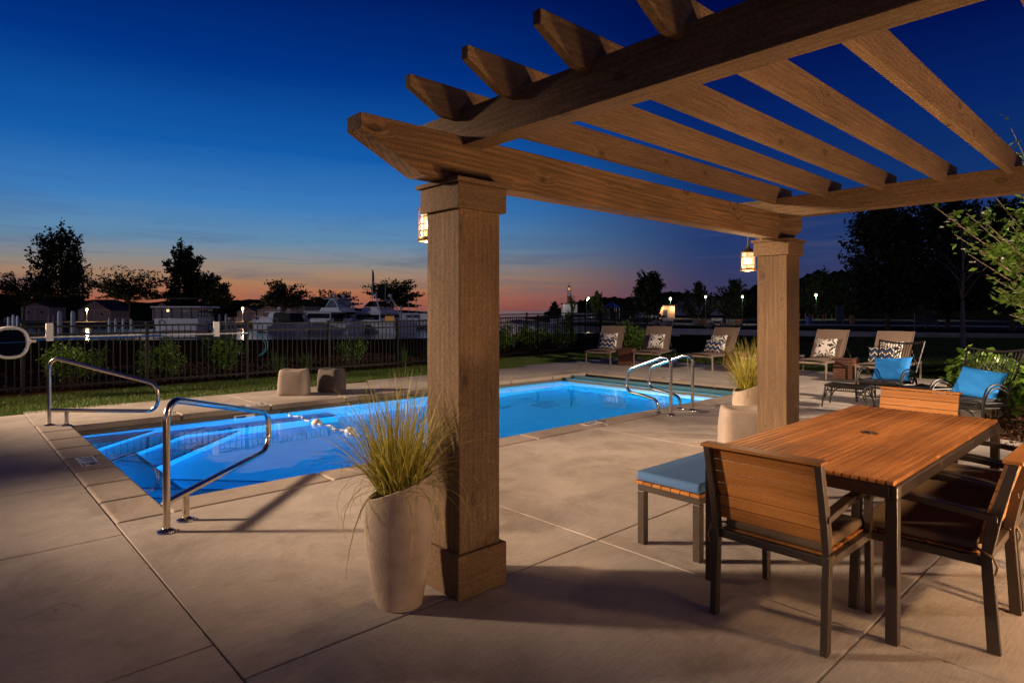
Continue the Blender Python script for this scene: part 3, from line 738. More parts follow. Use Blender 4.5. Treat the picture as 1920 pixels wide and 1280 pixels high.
for z in (.432, .476): k.tube(fillet([(bx0-.006,by0-.001,z),(bx1+.006,by0-.001,z),(bx1+.006,by1+.001,z),(bx0-.006,by1+.001,z),(bx0-.006,by0-.001,z)], .02, 4), .0035, 5)
k.build('piping', M['bench_fabric'], cu)
# ------------------------------------------------------------------ pillows
def uvpat(nt):
    tc = N(nt, 'ShaderNodeUVMap'); sp = N(nt, 'ShaderNodeSeparateXYZ'); nt.links.new(tc.outputs[0], sp.inputs[0]); return tc.outputs[0], sp.outputs[0], sp.outputs[1]
m, nt, b = mat_new('palm_leaf_print')
uv, u, v = uvpat(nt)
mp = N(nt, 'ShaderNodeMapping'); mp.inputs['Scale'].default_value = (1.9, 1.9, 1); nt.links.new(uv, mp.inputs[0])
vo = N(nt, 'ShaderNodeTexVoronoi'); vo.inputs['Scale'].default_value = 1.0; nt.links.new(mp.outputs[0], vo.inputs['Vector'])
d_ = N(nt, 'ShaderNodeVectorMath', operation='SUBTRACT'); nt.links.new(mp.outputs[0], d_.inputs[0]); nt.links.new(vo.outputs['Position'], d_.inputs[1])
sp = N(nt, 'ShaderNodeSeparateXYZ'); nt.links.new(d_.outputs[0], sp.inputs[0])
an = mathn(nt, 'ARCTAN2', sp.outputs[1], sp.outputs[0])
ray = mathn(nt, 'SINE', mathn(nt, 'ADD', mathn(nt, 'MULTIPLY', an, 7), mathn(nt, 'MULTIPLY', noise(nt, uv, 7, 3), 9)))
dist = vo.outputs['Distance']
thr = mathn(nt, 'ADD', mathn(nt, 'MULTIPLY', dist, 1.5), -.75)
ink = mathn(nt, 'GREATER_THAN', ray, thr)
blk = mathn(nt, 'MULTIPLY', ink, mathn(nt, 'LESS_THAN', dist, .75))
col = mixc(nt, blk, (.70,.64,.57,1), (.012,.014,.016,1)); nt.links.new(col, b.inputs['Base Color']); b.inputs['Roughness'].default_value = .85
M['palm'] = m
m, nt, b = mat_new('zigzag_print')
uv, u, v = uvpat(nt)
tri = mathn(nt, 'PINGPONG', mathn(nt, 'MULTIPLY', u, 7), 1)
w_ = mathn(nt, 'FRACT', mathn(nt, 'ADD', mathn(nt, 'MULTIPLY', v, 2.6), mathn(nt, 'MULTIPLY', tri, .55)))
rp = ramp(nt, [(0, (.012,.02,.07,1)), (.42, (.7,.66,.6,1)), (.56, (.62,.38,.05,1)), (.66, (.01,.015,.03,1)), (.82, (.02,.10,.30,1)), (.95, (.012,.02,.07,1))], 'CONSTANT'); nt.links.new(w_, rp.inputs[0])
nt.links.new(rp.outputs[0], b.inputs['Base Color']); b.inputs['Roughness'].default_value = .85
M['zigzag'] = m
def pillow_mesh(name, w, h, t, mat, n=18, seed=0, wr=.0):
    g = np.random.default_rng(seed); vs = []; uvs = []
    for sgn in (1, -1):
        for j in range(n+1):
            for i in range(n+1):
                u = -1+2*i/n; v = -1+2*j/n
                x = u*w/2*(1-.10*(1-v*v)*u*u); y = v*h/2*(1-.10*(1-u*u)*v*v)
                z = sgn*t/2*((1-u**4)*(1-v**4))**.62
                z += wr*sgn*math.sin(7*u+3*v+seed)*math.cos(5*v-2*u)*(1-u*u)*(1-v*v)
                vs.append((x, y, z)); uvs.append(((u+1)/2, (v+1)/2))
    fs = []; q = (n+1)*(n+1)
    for k in range(2):
        for j in range(n):
            for i in range(n):
                a = k*q+j*(n+1)+i; f = (a, a+1, a+n+2, a+n+1); fs.append(f if k == 0 else f[::-1])
    me = bpy.data.meshes.new(name); me.from_pydata(vs, [], fs); uvl = me.uv_layers.new(name='UVMap')
    for p in me.polygons:
        for li in p.loop_indices: uvl.data[li].uv = uvs[me.loops[li].vertex_index]
        p.use_smooth = True
    import bmesh
    bm = bmesh.new(); bm.from_mesh(me); bmesh.ops.remove_doubles(bm, verts=bm.verts, dist=.0005); bm.to_mesh(me); bm.free()
    me.materials.append(mat); return me
def pillow(name, me, loc, rot, label, cat, group=None):
    o = bpy.data.objects.new(name, me); C.objects.link(o); o.location = loc; o.rotation_euler = rot
    return tag(o, label, cat, group)

# ------------------------------------------------------------------ sun loungers by the far deck
def lounger(label):
    o = thing('sun_lounger', label, 'sun lounger')
    w = .36; L0, LS = 0.0, .72     # foot end at x=0, back hinge at x=.80; frame goes on to x=1.85
    for s_ in (-1, 1):
        k = MB(); k.bar((0, s_*w, .385), (1.88, s_*w, .385), .03, .05); k.build('side_rail', M['lframe'], o, bevel=.004)
        for x in (.03, 1.82):
            k = MB(); k.bar((x, s_*w, .0), (x, s_*w, .36), .03, .035, (1,0,0)); k.build('leg', M['lframe'], o, bevel=.003)
    for xr in (.03, 1.82): k = MB(); k.bar((xr, -w+.015, .36), (xr, w-.015, .36), .03, .05); k.build('cross_rail', M['lframe'], o, bevel=.003)
    # sling seat with a sag at the foot end
    def sheet(name, P, Q, sag, th=.006, n=10, m_=6):
        vs = []; 
        for side in (0, 1):
            for i in range(m_+1):
                for j in range(n+1):
                    s_ = j/n; u = i/m_
                    p = Vector(P)*(1-u)+Vector(Q)*u
                    nrm = (Vector(Q)-Vector(P)).normalized().cross(Vector((0,1,0)))
                    y = -w+.012 + (2*w-.024)*s_
                    vs.append(Vector((p.x, y, p.z)) + nrm*(-sag(u)*4*s_*(1-s_)*-1 + (th if side else 0))*1)
        q = (m_+1)*(n+1); fs = []
        for i in range(m_):
            for j in range(n):
                a = i*(n+1)+j; fs += [(a, a+1, a+n+2, a+n+1), (q+a, q+a+n+1, q+a+n+2, q+a+1)]
        for i in range(m_): 
            for j in (0, n): a = i*(n+1)+j; fs.append((a, a+n+1, q+a+n+1, q+a))
        for j in range(n):
            for i in (0, m_): a = i*(n+1)+j; fs.append((a, a+1, q+a+1, q+a))
        k = MB(); k.add(vs, fs); return k.build(name, M['sling'], o, smooth=True)
    sheet('seat', (-.02,0,.405), (.95,0,.405), lambda u: .022)
    k = MB(); n = 16; P = [(-.012, -w+.02+(2*w-.04)*i/n, .40-.055*4*(i/n)*(1-i/n)) for i in range(n+1)]; k.tube(P, .011, 6); k.build('sling_pocket', M['sling'], o, smooth=True)
    bx, bz, tx, tz = .95, .40, 1.38, 1.08
    sheet('backrest', (bx,0,bz), (tx,0,tz), lambda u: .012)
    k = MB()
    for s_ in (-1, 1): k.tube([(bx-.01, s_*w, bz-.01), (tx+.004, s_*w, tz+.004)], .013, 8)
    k.tube(spline([(tx, -w, tz), (tx-.01, -w*.5, tz-.012), (tx-.013, 0, tz-.016), (tx-.01, w*.5, tz-.012), (tx, w, tz)], 4), .011, 8)
    k.tube([(1.22, -w+.04, .80), (1.62, -w+.04, .39)], .009, 6); k.tube([(1.22, w-.04, .80), (1.62, w-.04, .39)], .009, 6)
    k.build('back_frame', M['lframe'], o, smooth=True)
    return o
LG = 'sun loungers in a row at the far end of the pool'
spots = [((2.42, 17.45), 28, 'taupe sun lounger at the far left end of the row, beside the dark fence'),
         ((3.68, 16.95), 28, 'taupe sun lounger holding only a palm print pillow, second from the left of the row'),
         ((4.86, 16.05), 49, 'taupe sun lounger turned aside behind the grab rails, third from the left of the row'),
         ((5.90, 15.05), 49, 'taupe sun lounger mostly hidden behind the far pergola post'),
         ((6.75, 14.05), 48, 'taupe sun lounger just to the right of the far pergola post'),
         ((7.55, 12.90), 48, 'taupe sun lounger at the right end of the row, behind the black rattan chair')]
lg = None; LT = []
for (p, hd, lab) in spots:
    a = yaw_of(math.sin(R(hd)), math.cos(R(hd))); q = W(p[0], p[1], .001)
    if lg is None: lg = lounger(lab); lg['group'] = LG; o = place(lg, q, a)
    else: o = dup(lg, q, a, lab, LG)
    LT.append((q, a))
pm_palm = pillow_mesh('palm_pillow', .50, .50, .15, M['palm'], seed=1)
pm_zig = pillow_mesh('zigzag_pillow', .52, .36, .13, M['zigzag'], seed=2)
def on_lounger(i, me, name, x, y, z, tilt, roll, label, group):
    q, a = LT[i]
    loc = Matrix.Rotation(a, 4, 'Z') @ Vector((x, y, z)) + Vector(q)
    # pillow plane: local X of pillow along -Y of lounger, local Y up the backrest
    m_ = Matrix.Rotation(a, 4, 'Z') @ Matrix.Rotation(R(-90), 4, 'Z') @ Matrix.Rotation(R(tilt), 4, 'X') @ Matrix.Rotation(R(roll), 4, 'Z')
    return pillow(name, me, loc, m_.to_euler(), label, 'pillow', group)
PG = 'palm print pillows on the loungers'; ZG = 'zigzag pillows on the loungers'
on_lounger(0, pm_palm, 'palm_pillow', .995, -.0, .665, 62, 3, 'black and white palm print pillow behind the zigzag pillow on the far left lounger', PG)
on_lounger(0, pm_zig, 'zigzag_pillow', .87, .03, .585, 66, -3, 'navy and yellow zigzag pillow on the far left lounger', ZG)
on_lounger(1, pm_palm, 'palm_pillow', .995, -.0, .665, 62, -2, 'black and white palm print pillow alone on the second lounger from the left', PG)
on_lounger(2, pm_palm, 'palm_pillow', .995, .06, .665, 62, 3, 'black and white palm print pillow on the lounger behind the grab rails', PG)
on_lounger(2, pm_zig, 'zigzag_pillow', .87, .12, .585, 66, -3, 'navy and yellow zigzag pillow on the lounger behind the grab rails', ZG)
on_lounger(4, pm_palm, 'palm_pillow', .995, .03, .665, 62, 2, 'palm print pillow on the lounger just right of the far pergola post', PG)
on_lounger(5, pm_palm, 'palm_pillow', .995, .0, .665, 62, -2, 'palm print pillow on the right end lounger, partly behind the rattan chair', PG)
on_lounger(5, pm_zig, 'zigzag_pillow', .87, .14, .585, 66, 3, 'navy and yellow zigzag pillow on the right end lounger', ZG)
def side_table(label):
    o = thing('side_table', label, 'side table')
    k = MB(); s_ = .205; n = 7
    for i in range(n):
        z0 = .012+i*.061; z1 = z0+.055
        for sg in (-1, 1):
            k.bb(-s_, s_, sg*s_-.012, sg*s_+.012, z0, z1); k.bb(sg*s_-.0118, sg*s_+.0118, -s_+.013, s_-.013, z0, z1)
    k.build('slatted_sides', M['ipe'], o, bevel=.003)
    k = MB()
    for i in range(6): y = -.222+i*.0745; k.bb(-.222, .222, y, y+.070, .441, .462)
    k.build('slatted_top', M['ipe'], o, bevel=.003)
    k = MB(); k.bb(-.18, .18, -.18, .18, .02, .43); k.build('dark_core', M['slot'], o)  # near-black box filling the space inside the slats
    return o
SG = 'wooden cube side tables between the loungers'
st1 = side_table('slatted wood cube side table between the two loungers on the far left'); st1['group'] = SG
q = W(3.30, 17.75, .001); place(st1, q, yaw_of(math.cos(R(28)), -math.sin(R(28))))
q = W(5.85, 16.15, .001); dup(st1, q, yaw_of(math.cos(R(48)), -math.sin(R(48))), 'slatted wood cube side table behind the planter grass left of the far post', SG)
q = W(7.62, 14.1, .001); dup(st1, q, yaw_of(math.cos(R(48)), -math.sin(R(48))), 'slatted wood cube side table between the two loungers right of the far post', SG)

# ------------------------------------------------------------------ rattan lounge chairs (local: sitter faces +X)
def rattan_chair(label):
    o = thing('rattan_chair', label, 'lounge chair')
    w = .30
    k = MB(); n = 30    # seat: cross canes on a dished frame
    for i in range(n):
        x = -.27+.56*i/(n-1); dz = -.03*math.sin(PI*i/(n-1))
        k.tube([(x, -w+.01, .335+dz), (x, -w*.4, .315+dz), (x, w*.4, .315+dz), (x, w-.01, .335+dz)], .0085, 5)
    for i in range(n):   # woven skirt in front and on the sides
        x = -.27+.56*i/(n-1)
        for s_ in (-1, 1): k.tube([(x, s_*w, .335), (x, s_*(w+.006), .275)], .006, 4)
    for i in range(26):
        y = -w+2*w*i/25; k.tube([(.30, y, .335), (.305, y, .275)], .006, 4)
    k.build('woven_seat', M['rattan'], o, smooth=True)
    k = MB()
    fr = [( .30,-w,.34), (.31,0,.335), (.30,w,.34), (-.28,w,.31), (-.29,0,.31), (-.28,-w,.31)]
    k.tube(fillet(fr+[fr[0]], .04, 4), .016, 8); k.tube(fillet([(p[0], p[1], p[2]-.065) for p in fr]+[(fr[0][0], fr[0][1], fr[0][2]-.065)], .04, 4), .012, 8)
    k.build('seat_frame', M['rattan'], o, smooth=True)
    k = MB(); nb = 17
    for i in range(nb):
        y = -w+2*w*i/(nb-1); f = y/w
        k.tube([(-.26, y, .30), (-.44, y*1.06, .64), (-.62, y*1.18, 1.02-.045*(1-f*f))], .0068 if 0 < i < nb-1 else .015, 6)
    k.build('back_canes', M['rattan'], o, smooth=True)
    k = MB(); P = [(-.62, f*w*1.2, 1.02-.045*(1-f*f)) for f in [-1+.125*q for q in range(17)]]
    k.tube(P, .017, 8); k.build('back_rail', M['rattan'], o, smooth=True)
    k = MB(); k.tube([(-.30, -w*1.0, .39), (-.305, 0, .385), (-.30, w*1.0, .39)], .011, 6); k.build('lower_back_rail', M['rattan'], o, smooth=True)
    for s_ in (-1, 1):
        k = MB()
        for e in (0, .045):
            k.tube(spline([(.335-e*.6, s_*(w+.035), 0), (.33-e*.8, s_*(w+.04), .33), (.25-e, s_*(w+.045), .52-e*.9), (.05, s_*(w+.045), .58-e), (-.18, s_*(w+.04), .52-e), (-.33+e*.5, s_*(w+.03), .38), (-.40+e*.4, s_*(w+.02), .30-e)], 6), .0125, 8)
        k.build('arm', M['rattan'], o, smooth=True)
        k = MB(); k.tube([(-.28, s_*w, .31), (-.36, s_*(w+.02), 0)], .014, 8); k.tube([(-.36, s_*(w+.02), .02), (-.15, s_*w, .26)], .009, 6); k.build('rear_leg', M['rattan'], o, smooth=True)
    k = MB(); k.tube([(.32, -w-.03, .12), (.32, w+.03, .12)], .01, 6); k.tube(spline([(.32,-w-.03,.05),(.32,-w*.6,.22),(.32,0,.26),(.32,w*.6,.22),(.32,w+.03,.05)], 5), .009, 6); k.build('stretcher', M['rattan'], o, smooth=True)
    k = MB(); k.bb(-.26, .29, -w+.02, w-.02, .332, .375); k.build('seat_pad', simple('black_seat_pad', (.012,.011,.012,1), .85), o, bevel=.02, seg=3)
    return o
def rattan_ottoman(label):
    o = thing('rattan_ottoman', label, 'ottoman'); w, l = .28, .21
    k = MB(); n = 26
    for i in range(n):
        y = -w+2*w*i/(n-1); dz = -.02*math.sin(PI*i/(n-1))
        k.tube([(-l, y, .34+dz), (0, y, .325+dz), (l, y, .34+dz)], .0095, 5)
    k.build('woven_top', M['rattan'], o, smooth=True)
    k = MB()
    for s_ in (-1, 1): k.tube([(s_*l, -w-.01, .345), (s_*l, 0, .335), (s_*l, w+.01, .345)], .018, 8); k.tube([(-l, s_*(w+.01), .345), (l, s_*(w+.01), .345)], .014, 8)
    for i in range(22):
        y = -w+2*w*i/21
        for s_ in (-1, 1): k.tube([(s_*l, y, .33), (s_*(l+.006), y, .27)], .0055, 4)
    for s_ in (-1, 1): k.tube([(s_*l, -w, .27), (s_*l, w, .27)], .010, 6)
    k.build('apron', M['rattan'], o, smooth=True)
    for sx in (-1, 1):
        for sy in (-1, 1):
            k = MB(); k.tube([(sx*l, sy*w, .34), (sx*(l+.03), sy*(w+.05), 0)], .014, 8)
            k.tube(spline([(sx*(l+.02), sy*(w+.03), .12), (sx*l, sy*(w-.05), .24), (sx*l, sy*(w-.16), .275)], 4), .009, 6)
            k.tube(spline([(sx*(l+.02), sy*(w+.03), .12), (sx*(l-.05), sy*w, .24), (sx*(l-.14), sy*w, .29)], 4), .009, 6); k.build('leg', M['rattan'], o, smooth=True)
    return o
pm_blue = pillow_mesh('blue_pillow', .60, .46, .17, M['blue_fabric'], n=26, seed=4, wr=.007)
def blue_on(q, a, roll, label, sx=.0):
    m_ = Matrix.Rotation(a, 4, 'Z') @ Matrix.Rotation(R(90), 4, 'Z') @ Matrix.Rotation(R(52), 4, 'X') @ Matrix.Rotation(R(roll), 4, 'Z')
    loc = Matrix.Rotation(a, 4, 'Z') @ Vector((-.245+sx, 0.0, .585)) + q
    return pillow('blue_pillow', pm_blue, loc, m_.to_euler(), label, 'pillow', 'bright blue pillows')
RG = 'black rattan lounge chairs'
qc, ac = W(6.32, 10.45, .001), yaw_of(-.80, -.60)
rc = rattan_chair('black rattan lounge chair in front of the right end lounger'); rc['group'] = RG; place(rc, qc, ac)
# pillow local +Y must point up the backrest, away from the sitter
blue_on(qc, ac+PI, 0, 'bright blue pillow on the rattan chair nearer the loungers') if False else None
def blue2(q, a, roll, label):
    m_ = Matrix.Rotation(a, 4, 'Z') @ Matrix.Rotation(R(90), 4, 'Z') @ Matrix.Rotation(R(58), 4, 'X') @ Matrix.Rotation(R(roll), 4, 'Z')
    loc = Matrix.Rotation(a, 4, 'Z') @ Vector((-.215, 0.0, .545)) + q
    return pillow('blue_pillow', pm_blue, loc, m_.to_euler(), label, 'pillow', 'bright blue pillows')
blue2(qc, ac, 6, 'bright blue pillow on the rattan chair nearer the loungers')
qd, ad = W(6.22, 8.42, .001), yaw_of(-.90, -.42)
dup(rc, qd, ad, 'black rattan lounge chair by the broad leaved shrubs at the right edge', RG)
blue2(qd, ad, -6, 'bright blue pillow on the rattan chair beside the shrubs')
ot = rattan_ottoman('low black rattan ottoman in front of the chair nearer the loungers'); ot['group'] = 'black rattan ottomans'
qo = W(5.42, 9.98, .001); place(ot, qo, yaw_of(-.66, -.75))
qo = W(6.52, 9.75, .001); dup(ot, qo, yaw_of(-.93, -.2), 'low black rattan ottoman tucked between the two rattan chairs', 'black rattan ottomans')

# ------------------------------------------------------------------ fence
fe = thing('metal_fence', 'black metal picket fence running behind the lawn strip', 'fence', (8, 14.4, 0))
PK = []
def fence_run(fe, pts, step=2.0, h=(1.27, 1.27), z0=(0, 0), pk=.118):
    for (a, b_), ha, hb, za, zb in zip(zip(pts[:-1], pts[1:]), h[:-1], h[1:], z0[:-1], z0[1:]):
        a = Vector((a[0], a[1], 0)); b_ = Vector((b_[0], b_[1], 0)); L = (b_-a).length; u = (b_-a)/L; k_ = max(1, round(L/step))
        for i in range(k_):
            p0 = a+u*(L*i/k_); p1 = a+u*(L*(i+1)/k_)
            f0 = i/k_; f1 = (i+1)/k_
            t0 = ha+(hb-ha)*f0; t1 = ha+(hb-ha)*f1; g0 = za+(zb-za)*f0; g1 = za+(zb-za)*f1
            k = MB(); ln = (p1-p0).length; n = round(ln/pk)
            for j in range(1, n):
                f = j/n; p = p0+(p1-p0)*f; t = t0+(t1-t0)*f; g_ = g0+(g1-g0)*f
                k.bar((p.x, p.y, g_+.06), (p.x, p.y, t-.02), .016, .016, (u.x, u.y, 0))
            for off in (-.02, -.17): k.bar((p0.x, p0.y, t0+off), (p1.x, p1.y, t1+off), .026, .036)
            k.bar((p0.x, p0.y, g0+.13), (p1.x, p1.y, g1+.13), .026, .036)
            k.build('picket_panel', M['iron'], fe)
            k = MB(); k.bar((p0.x, p0.y, g0-.1), (p0.x, p0.y, t0+.02), .06, .06, (u.x, u.y, 0)); k.bar((p0.x, p0.y, t0+.02), (p0.x, p0.y, t0+.045), .074, .074, (u.x, u.y, 0)); k.build('post', M['iron'], fe, bevel=.004)
        if True:
            pass
    p = pts[-1]; k = MB(); k.bar((p[0], p[1], z0[-1]-.1), (p[0], p[1], h[-1]+.02), .06, .06, (1,0,0)); k.build('post', M['iron'], fe)
fence_run(fe, [(-4.9, 14.25), (1.12, 14.32), (9.12, 14.42), (19.4, 15.7)], 2.0, (1.27, 1.27, 1.27, 1.40), (0,0,0,0))
f2 = thing('metal_fence', 'farther black picket fence beyond the first, ending behind the left loungers', 'fence', (20, 20, 0))
a_, b_, c_ = W(-2.5, 25.5), W(3.9, 33), W(9.75, 44.5)
fence_run(f2, [(a_.x, a_.y), (b_.x, b_.y), (c_.x, c_.y)], 2.4, (1.36, 1.45, 1.50), (0, 0, .1), .13)

# life hook, net and poles hung on the fence
FY = 14.24
hk = thing('rescue_pole', 'white and blue rescue pole with a cyan loop hung level along the fence', 'rescue pole', (3, FY, 1.03))
k = MB(); k.tube([(1.22, FY, 1.055), (2.2, FY, 1.055), (3.0, FY, 1.058)], .013, 8); k.tube([(3.35, FY-.02, 1.045), (5.05, FY-.02, 1.045)], .014, 8); k.tube([(4.9, FY-.02, 1.046), (5.08, FY-.02, 1.046)], .018, 8); k.tube([(2.78, FY, 1.058), (3.0, FY, 1.058)], .018, 8)
k.build('white_pole', M['white_plastic'], hk, smooth=True)
k = MB(); k.tube([(1.30, FY-.01, 1.012), (3.45, FY-.015, 1.035)], .015, 8); k.tube([(5.08, FY-.02, 1.046), (5.16, FY-.02, 1.046)], .010, 6); k.build('blue_pole', M['blue_pole'], hk, smooth=True)
k = MB(); k.tube(spline([(5.14, FY-.02, 1.046), (5.28, FY-.1, 1.03), (5.40, FY-.2, .92), (5.46, FY-.22, .75), (5.38, FY-.2, .60), (5.28, FY-.16, .53)], 6), .007, 6); k.tube(spline([(5.14, FY-.02, 1.04), (5.26, FY-.1, 1.0), (5.36, FY-.2, .88), (5.41, FY-.22, .74), (5.35, FY-.2, .62), (5.28, FY-.16, .53)], 6), .006, 6)
k.build('cyan_loop', simple('cyan_plastic', (.02,.28,.40,1), .4), hk, smooth=True)
for x in (1.50, 4.42):
    k = MB(); k.bb(x-.055, x+.055, FY-.05, FY+.03, 1.05, 1.31); k.bb(x-.058, x+.058, FY-.056, FY-.02, .985, 1.05); k.build('bracket', M['white_plastic'], hk, bevel=.006)
nt_ = thing('life_ring', 'oval white rescue ring with a navy net hung on the fence at the left edge', 'life ring', (.95, FY, .97))
k = MB(); P = []; n = 44
for i in range(n):
    a = 2*PI*i/n; c_, s_ = math.cos(a), math.sin(a)
    P.append((.93+.245*math.copysign(abs(c_)**.8, c_), FY-.06, .975+.265*math.copysign(abs(s_)**.8, s_)))
k.tube(P, .03, 10, closed=True); k.tube([(1.13, FY-.06, .975+.14), (1.22, FY-.06, 1.0)], .02, 8); k.tube([(1.13, FY-.06, .975-.14), (1.22, FY-.06, .985)], .02, 8); k.tube([(1.16, FY-.06, .985), (1.30, FY-.05, .99)], .024, 8)
k.build('ring', M['white_plastic'], nt_, smooth=True)
k = MB(); k.lathe([(.0001,-.30),(.06,-.28),(.14,-.12),(.19,.0),(.0001,.02)], 24, (0,0,0), cap0=False, cap1=False)
k.v = [(.93+v[0], FY-.03+v[1]*.18, .98+v[2]*1.0 - .02) for v in k.v]; k.build('net', M['blue_net'], nt_)
k = MB(); k.v = []; k.bb(.72, 1.14, FY-.045, FY-.04, .75, 1.20); k.build('net_panel', M['blue_net'], nt_)
k = MB(); k.tube([(.70, FY-.08, .975), (1.16, FY-.08, .985)], .007, 6); k.build('cross_rod', M['blue_pole'], nt_)

# ------------------------------------------------------------------ foliage helpers
def leaves(P, size, seed, asp=.5, up=0.35, jit=.3):
    g = np.random.default_rng(seed); n = len(P)
    nrm = g.normal(0, 1, (n, 3)); nrm[:, 2] = np.abs(nrm[:, 2])+up; nrm /= np.linalg.norm(nrm, axis=1)[:, None]
    t = g.normal(0, 1, (n, 3)); t -= nrm*(t*nrm).sum(1)[:, None]; t /= np.linalg.norm(t, axis=1)[:, None]
    b_ = np.cross(nrm, t); s_ = size*g.uniform(1-jit, 1+jit, n)[:, None]
    V = np.stack([P-t*s_*.5, P+b_*s_*asp*.5-nrm*s_*.06, P+t*s_*.5-nrm*s_*.14, P-b_*s_*asp*.5-nrm*s_*.06], 1).reshape(-1, 3)
    F = np.arange(n*4).reshape(-1, 4); return V, F
def shrub(name, label, loc, rx, ry, h, n, size, mat, seed, group=None, zb=.08, cat='shrub', asp=.5, fill=.6):
    o = thing(name, label, cat, loc, 0, group); g = np.random.default_rng(seed)
    ns = 22; k = MB(); tips = []
    for i in range(ns):
        a = g.uniform(0, 2*PI); q = math.sqrt(g.uniform(.02, 1)); hh = h*(1-.35*q**2)*g.uniform(.7, 1.05)
        e = Vector((rx*q*math.cos(a), ry*q*math.sin(a), hh)); s0 = Vector((rx*.18*math.cos(a), ry*.18*math.sin(a), -.02))
        mid = s0.lerp(e, .5)+Vector((0,0,.08*h)); P = spline([s0, mid, e], 4); k.tube(P, [.008*(1-.7*j/(len(P)-1)) for j in range(len(P))], 4); tips.append((s0, mid, e))
    k.build('stems', M['bark'], o)
    ti = g.integers(0, ns, n); f = g.uniform(.25, 1.05, n)**fill
    S0 = np.array([t[0] for t in tips])[ti]; MD = np.array([t[1] for t in tips])[ti]; E_ = np.array([t[2] for t in tips])[ti]
    P = S0*((1-f)**2)[:, None] + MD*(2*f*(1-f))[:, None] + E_*(f**2)[:, None]
    P += g.normal(0, 1, (n, 3))*np.array([rx, ry, h*.6])*.13; P[:, 2] = np.maximum(P[:, 2], zb)
    V, F = leaves(P, size, seed+1, asp)
    npmesh('foliage', mat, V, F, o); return o
# leafy shrubs behind the fence
for i, (x, y, r_, h, lab) in enumerate([(2.0, 15.1, .62, .92, 'leafy green shrub behind the fence, nearest to the rescue ring'),
        (3.55, 15.2, .48, .95, 'leafy green shrub behind the fence below the stern of the trawler'),
        (4.85, 15.2, .50, 1.02, 'leafy green shrub behind the fence beside the cyan loop'),
        (8.25, 15.3, .40, .92, 'small leafy green shrub behind the fence to the right of the two stools')]):
    shrub('leafy_shrub', lab, (x, y, 0), r_, .4, h, [2300,2000,2300,1300][i], .075, M['leaf_shrub'], 40+i, 'leafy shrubs behind the fence')
for i, (x, y, r_, h) in enumerate([(13.9, 16.9, .8, 1.0), (15.4, 17.2, .8, 1.0), (17.3, 17.4, .9, 1.05), (12.4, 16.6, .7, .9), (18.8, 17.2, .7, 1.0)]):
    shrub('leafy_shrub', ['dark leafy shrub behind the fence between near post and sapling', 'dark leafy shrub behind the fence at the foot of the sapling', 'dark leafy shrub behind the fence beside the corner post', 'dark leafy shrub behind the fence just right of the near pergola post', 'dark leafy shrub at the fence corner behind the first lounger'][i],
          (x, y, 0), r_, .6, h, 1500, .10, M['leaf_shrub'], 60+i, 'leafy shrubs behind the fence')
for i, (r_, d_, rad, h, lab) in enumerate([(3.95, 20.6, .75, 1.12, 'rounded shrub between the two loungers on the far left'), (4.6, 21.8, .8, .95, 'rounded shrub behind the second lounger from the left')]):
    q = W(r_, d_); shrub('rounded_shrub', lab, (q.x, q.y, 0), rad, rad, h, 2600, .085, M['leaf_shrub'], 70+i, 'rounded shrubs by the loungers')
for i, (px_, lab) in enumerate([(6.0, 'tuft of tall green grass behind the fence, left of the stools'), (6.75, 'tuft of tall green grass behind the fence above the stools'), (9.6, 'tuft of tall green grass behind the fence near the pergola post'), (10.6, 'slim tuft of green grass behind the fence by the pergola post'), (12.9, 'tuft of tall green grass at the fence right of the pergola post')]):
    V, F = blades(150, .12, .35, .72, .28, .012, 90+i, 0, 5, .5)
    o = npmesh('grass_tuft', M['tuft_blade'], V, F); o.location = (px_, 14.85+.12*(px_ > 9), 0); tag(o, lab, 'grass tuft', 'grass tufts behind the fence')
# broad-leaved shrubs in the bed on the right
for i, (r_, d_, rad, h, n, lab) in enumerate([(7.55, 9.9, .62, .92, 950, 'broad leaved green shrub between the two rattan chairs'), (8.35, 9.9, .62, .90, 850, 'broad leaved green shrub behind the blue pillow of the right rattan chair'),
        (7.35, 8.35, .60, .80, 850, 'broad leaved green shrub at the right edge behind the rattan chair'), (6.95, 7.55, .42, .46, 520, 'low broad leaved shrub at the edge of the mulch bed'), (8.1, 9.0, .5, .7, 500, 'broad leaved green shrub deep in the bed at the right edge'), (7.05, 9.05, .34, .55, 420, 'small broad leaved shrub beside the ottoman between the rattan chairs')]):
    q = W(r_, d_); shrub('broad_leaved_shrub', lab, (q.x, q.y, 0), rad, rad, h, n, .145, M['leaf_hyd'], 120+i, 'broad leaved shrubs in the bed', asp=.6, fill=.5)
# ------------------------------------------------------------------ ground beyond the deck
ZW = -1.2
def sheet_poly(name, mat, pts, z, kind='structure', skirt=0.0, sw=3.0):
    n = len(pts); k = MB(); vs = [(p[0], p[1], z if len(p) < 3 else p[2]) for p in pts]
    k.add(vs, [tuple(range(n))])
    if skirt:
        c = Vector((sum(p[0] for p in pts)/n, sum(p[1] for p in pts)/n, 0)); out = []
        for v in vs:
            dv = (Vector((v[0], v[1], 0))-c); dv.normalize(); out.append((v[0]+dv.x*sw, v[1]+dv.y*sw, v[2]-skirt))
        o_ = len(k.v); k.v += out; k.f += [(i, (i+1) % n, o_+(i+1) % n, o_+i) for i in range(n)]
    o = k.build(name, mat); return tag(o, kind=kind)
def Wp(*a): return [tuple(W(r, d))[:2] for r, d in a]
m, nt, b = mat_new('harbour_water'); b.inputs['Base Color'].default_value = (.010,.018,.03,1); b.inputs['Roughness'].default_value = .12; b.inputs['Specular IOR Level'].default_value = .6
v = mapped(nt, scale=(1, 1, 1)); bump(nt, b, mathn(nt, 'ADD', noise(nt, v, .9, 4, .6), mathn(nt, 'MULTIPLY', noise(nt, v, 5, 3, .6), .25)), .35, .06)
M['lake'] = m
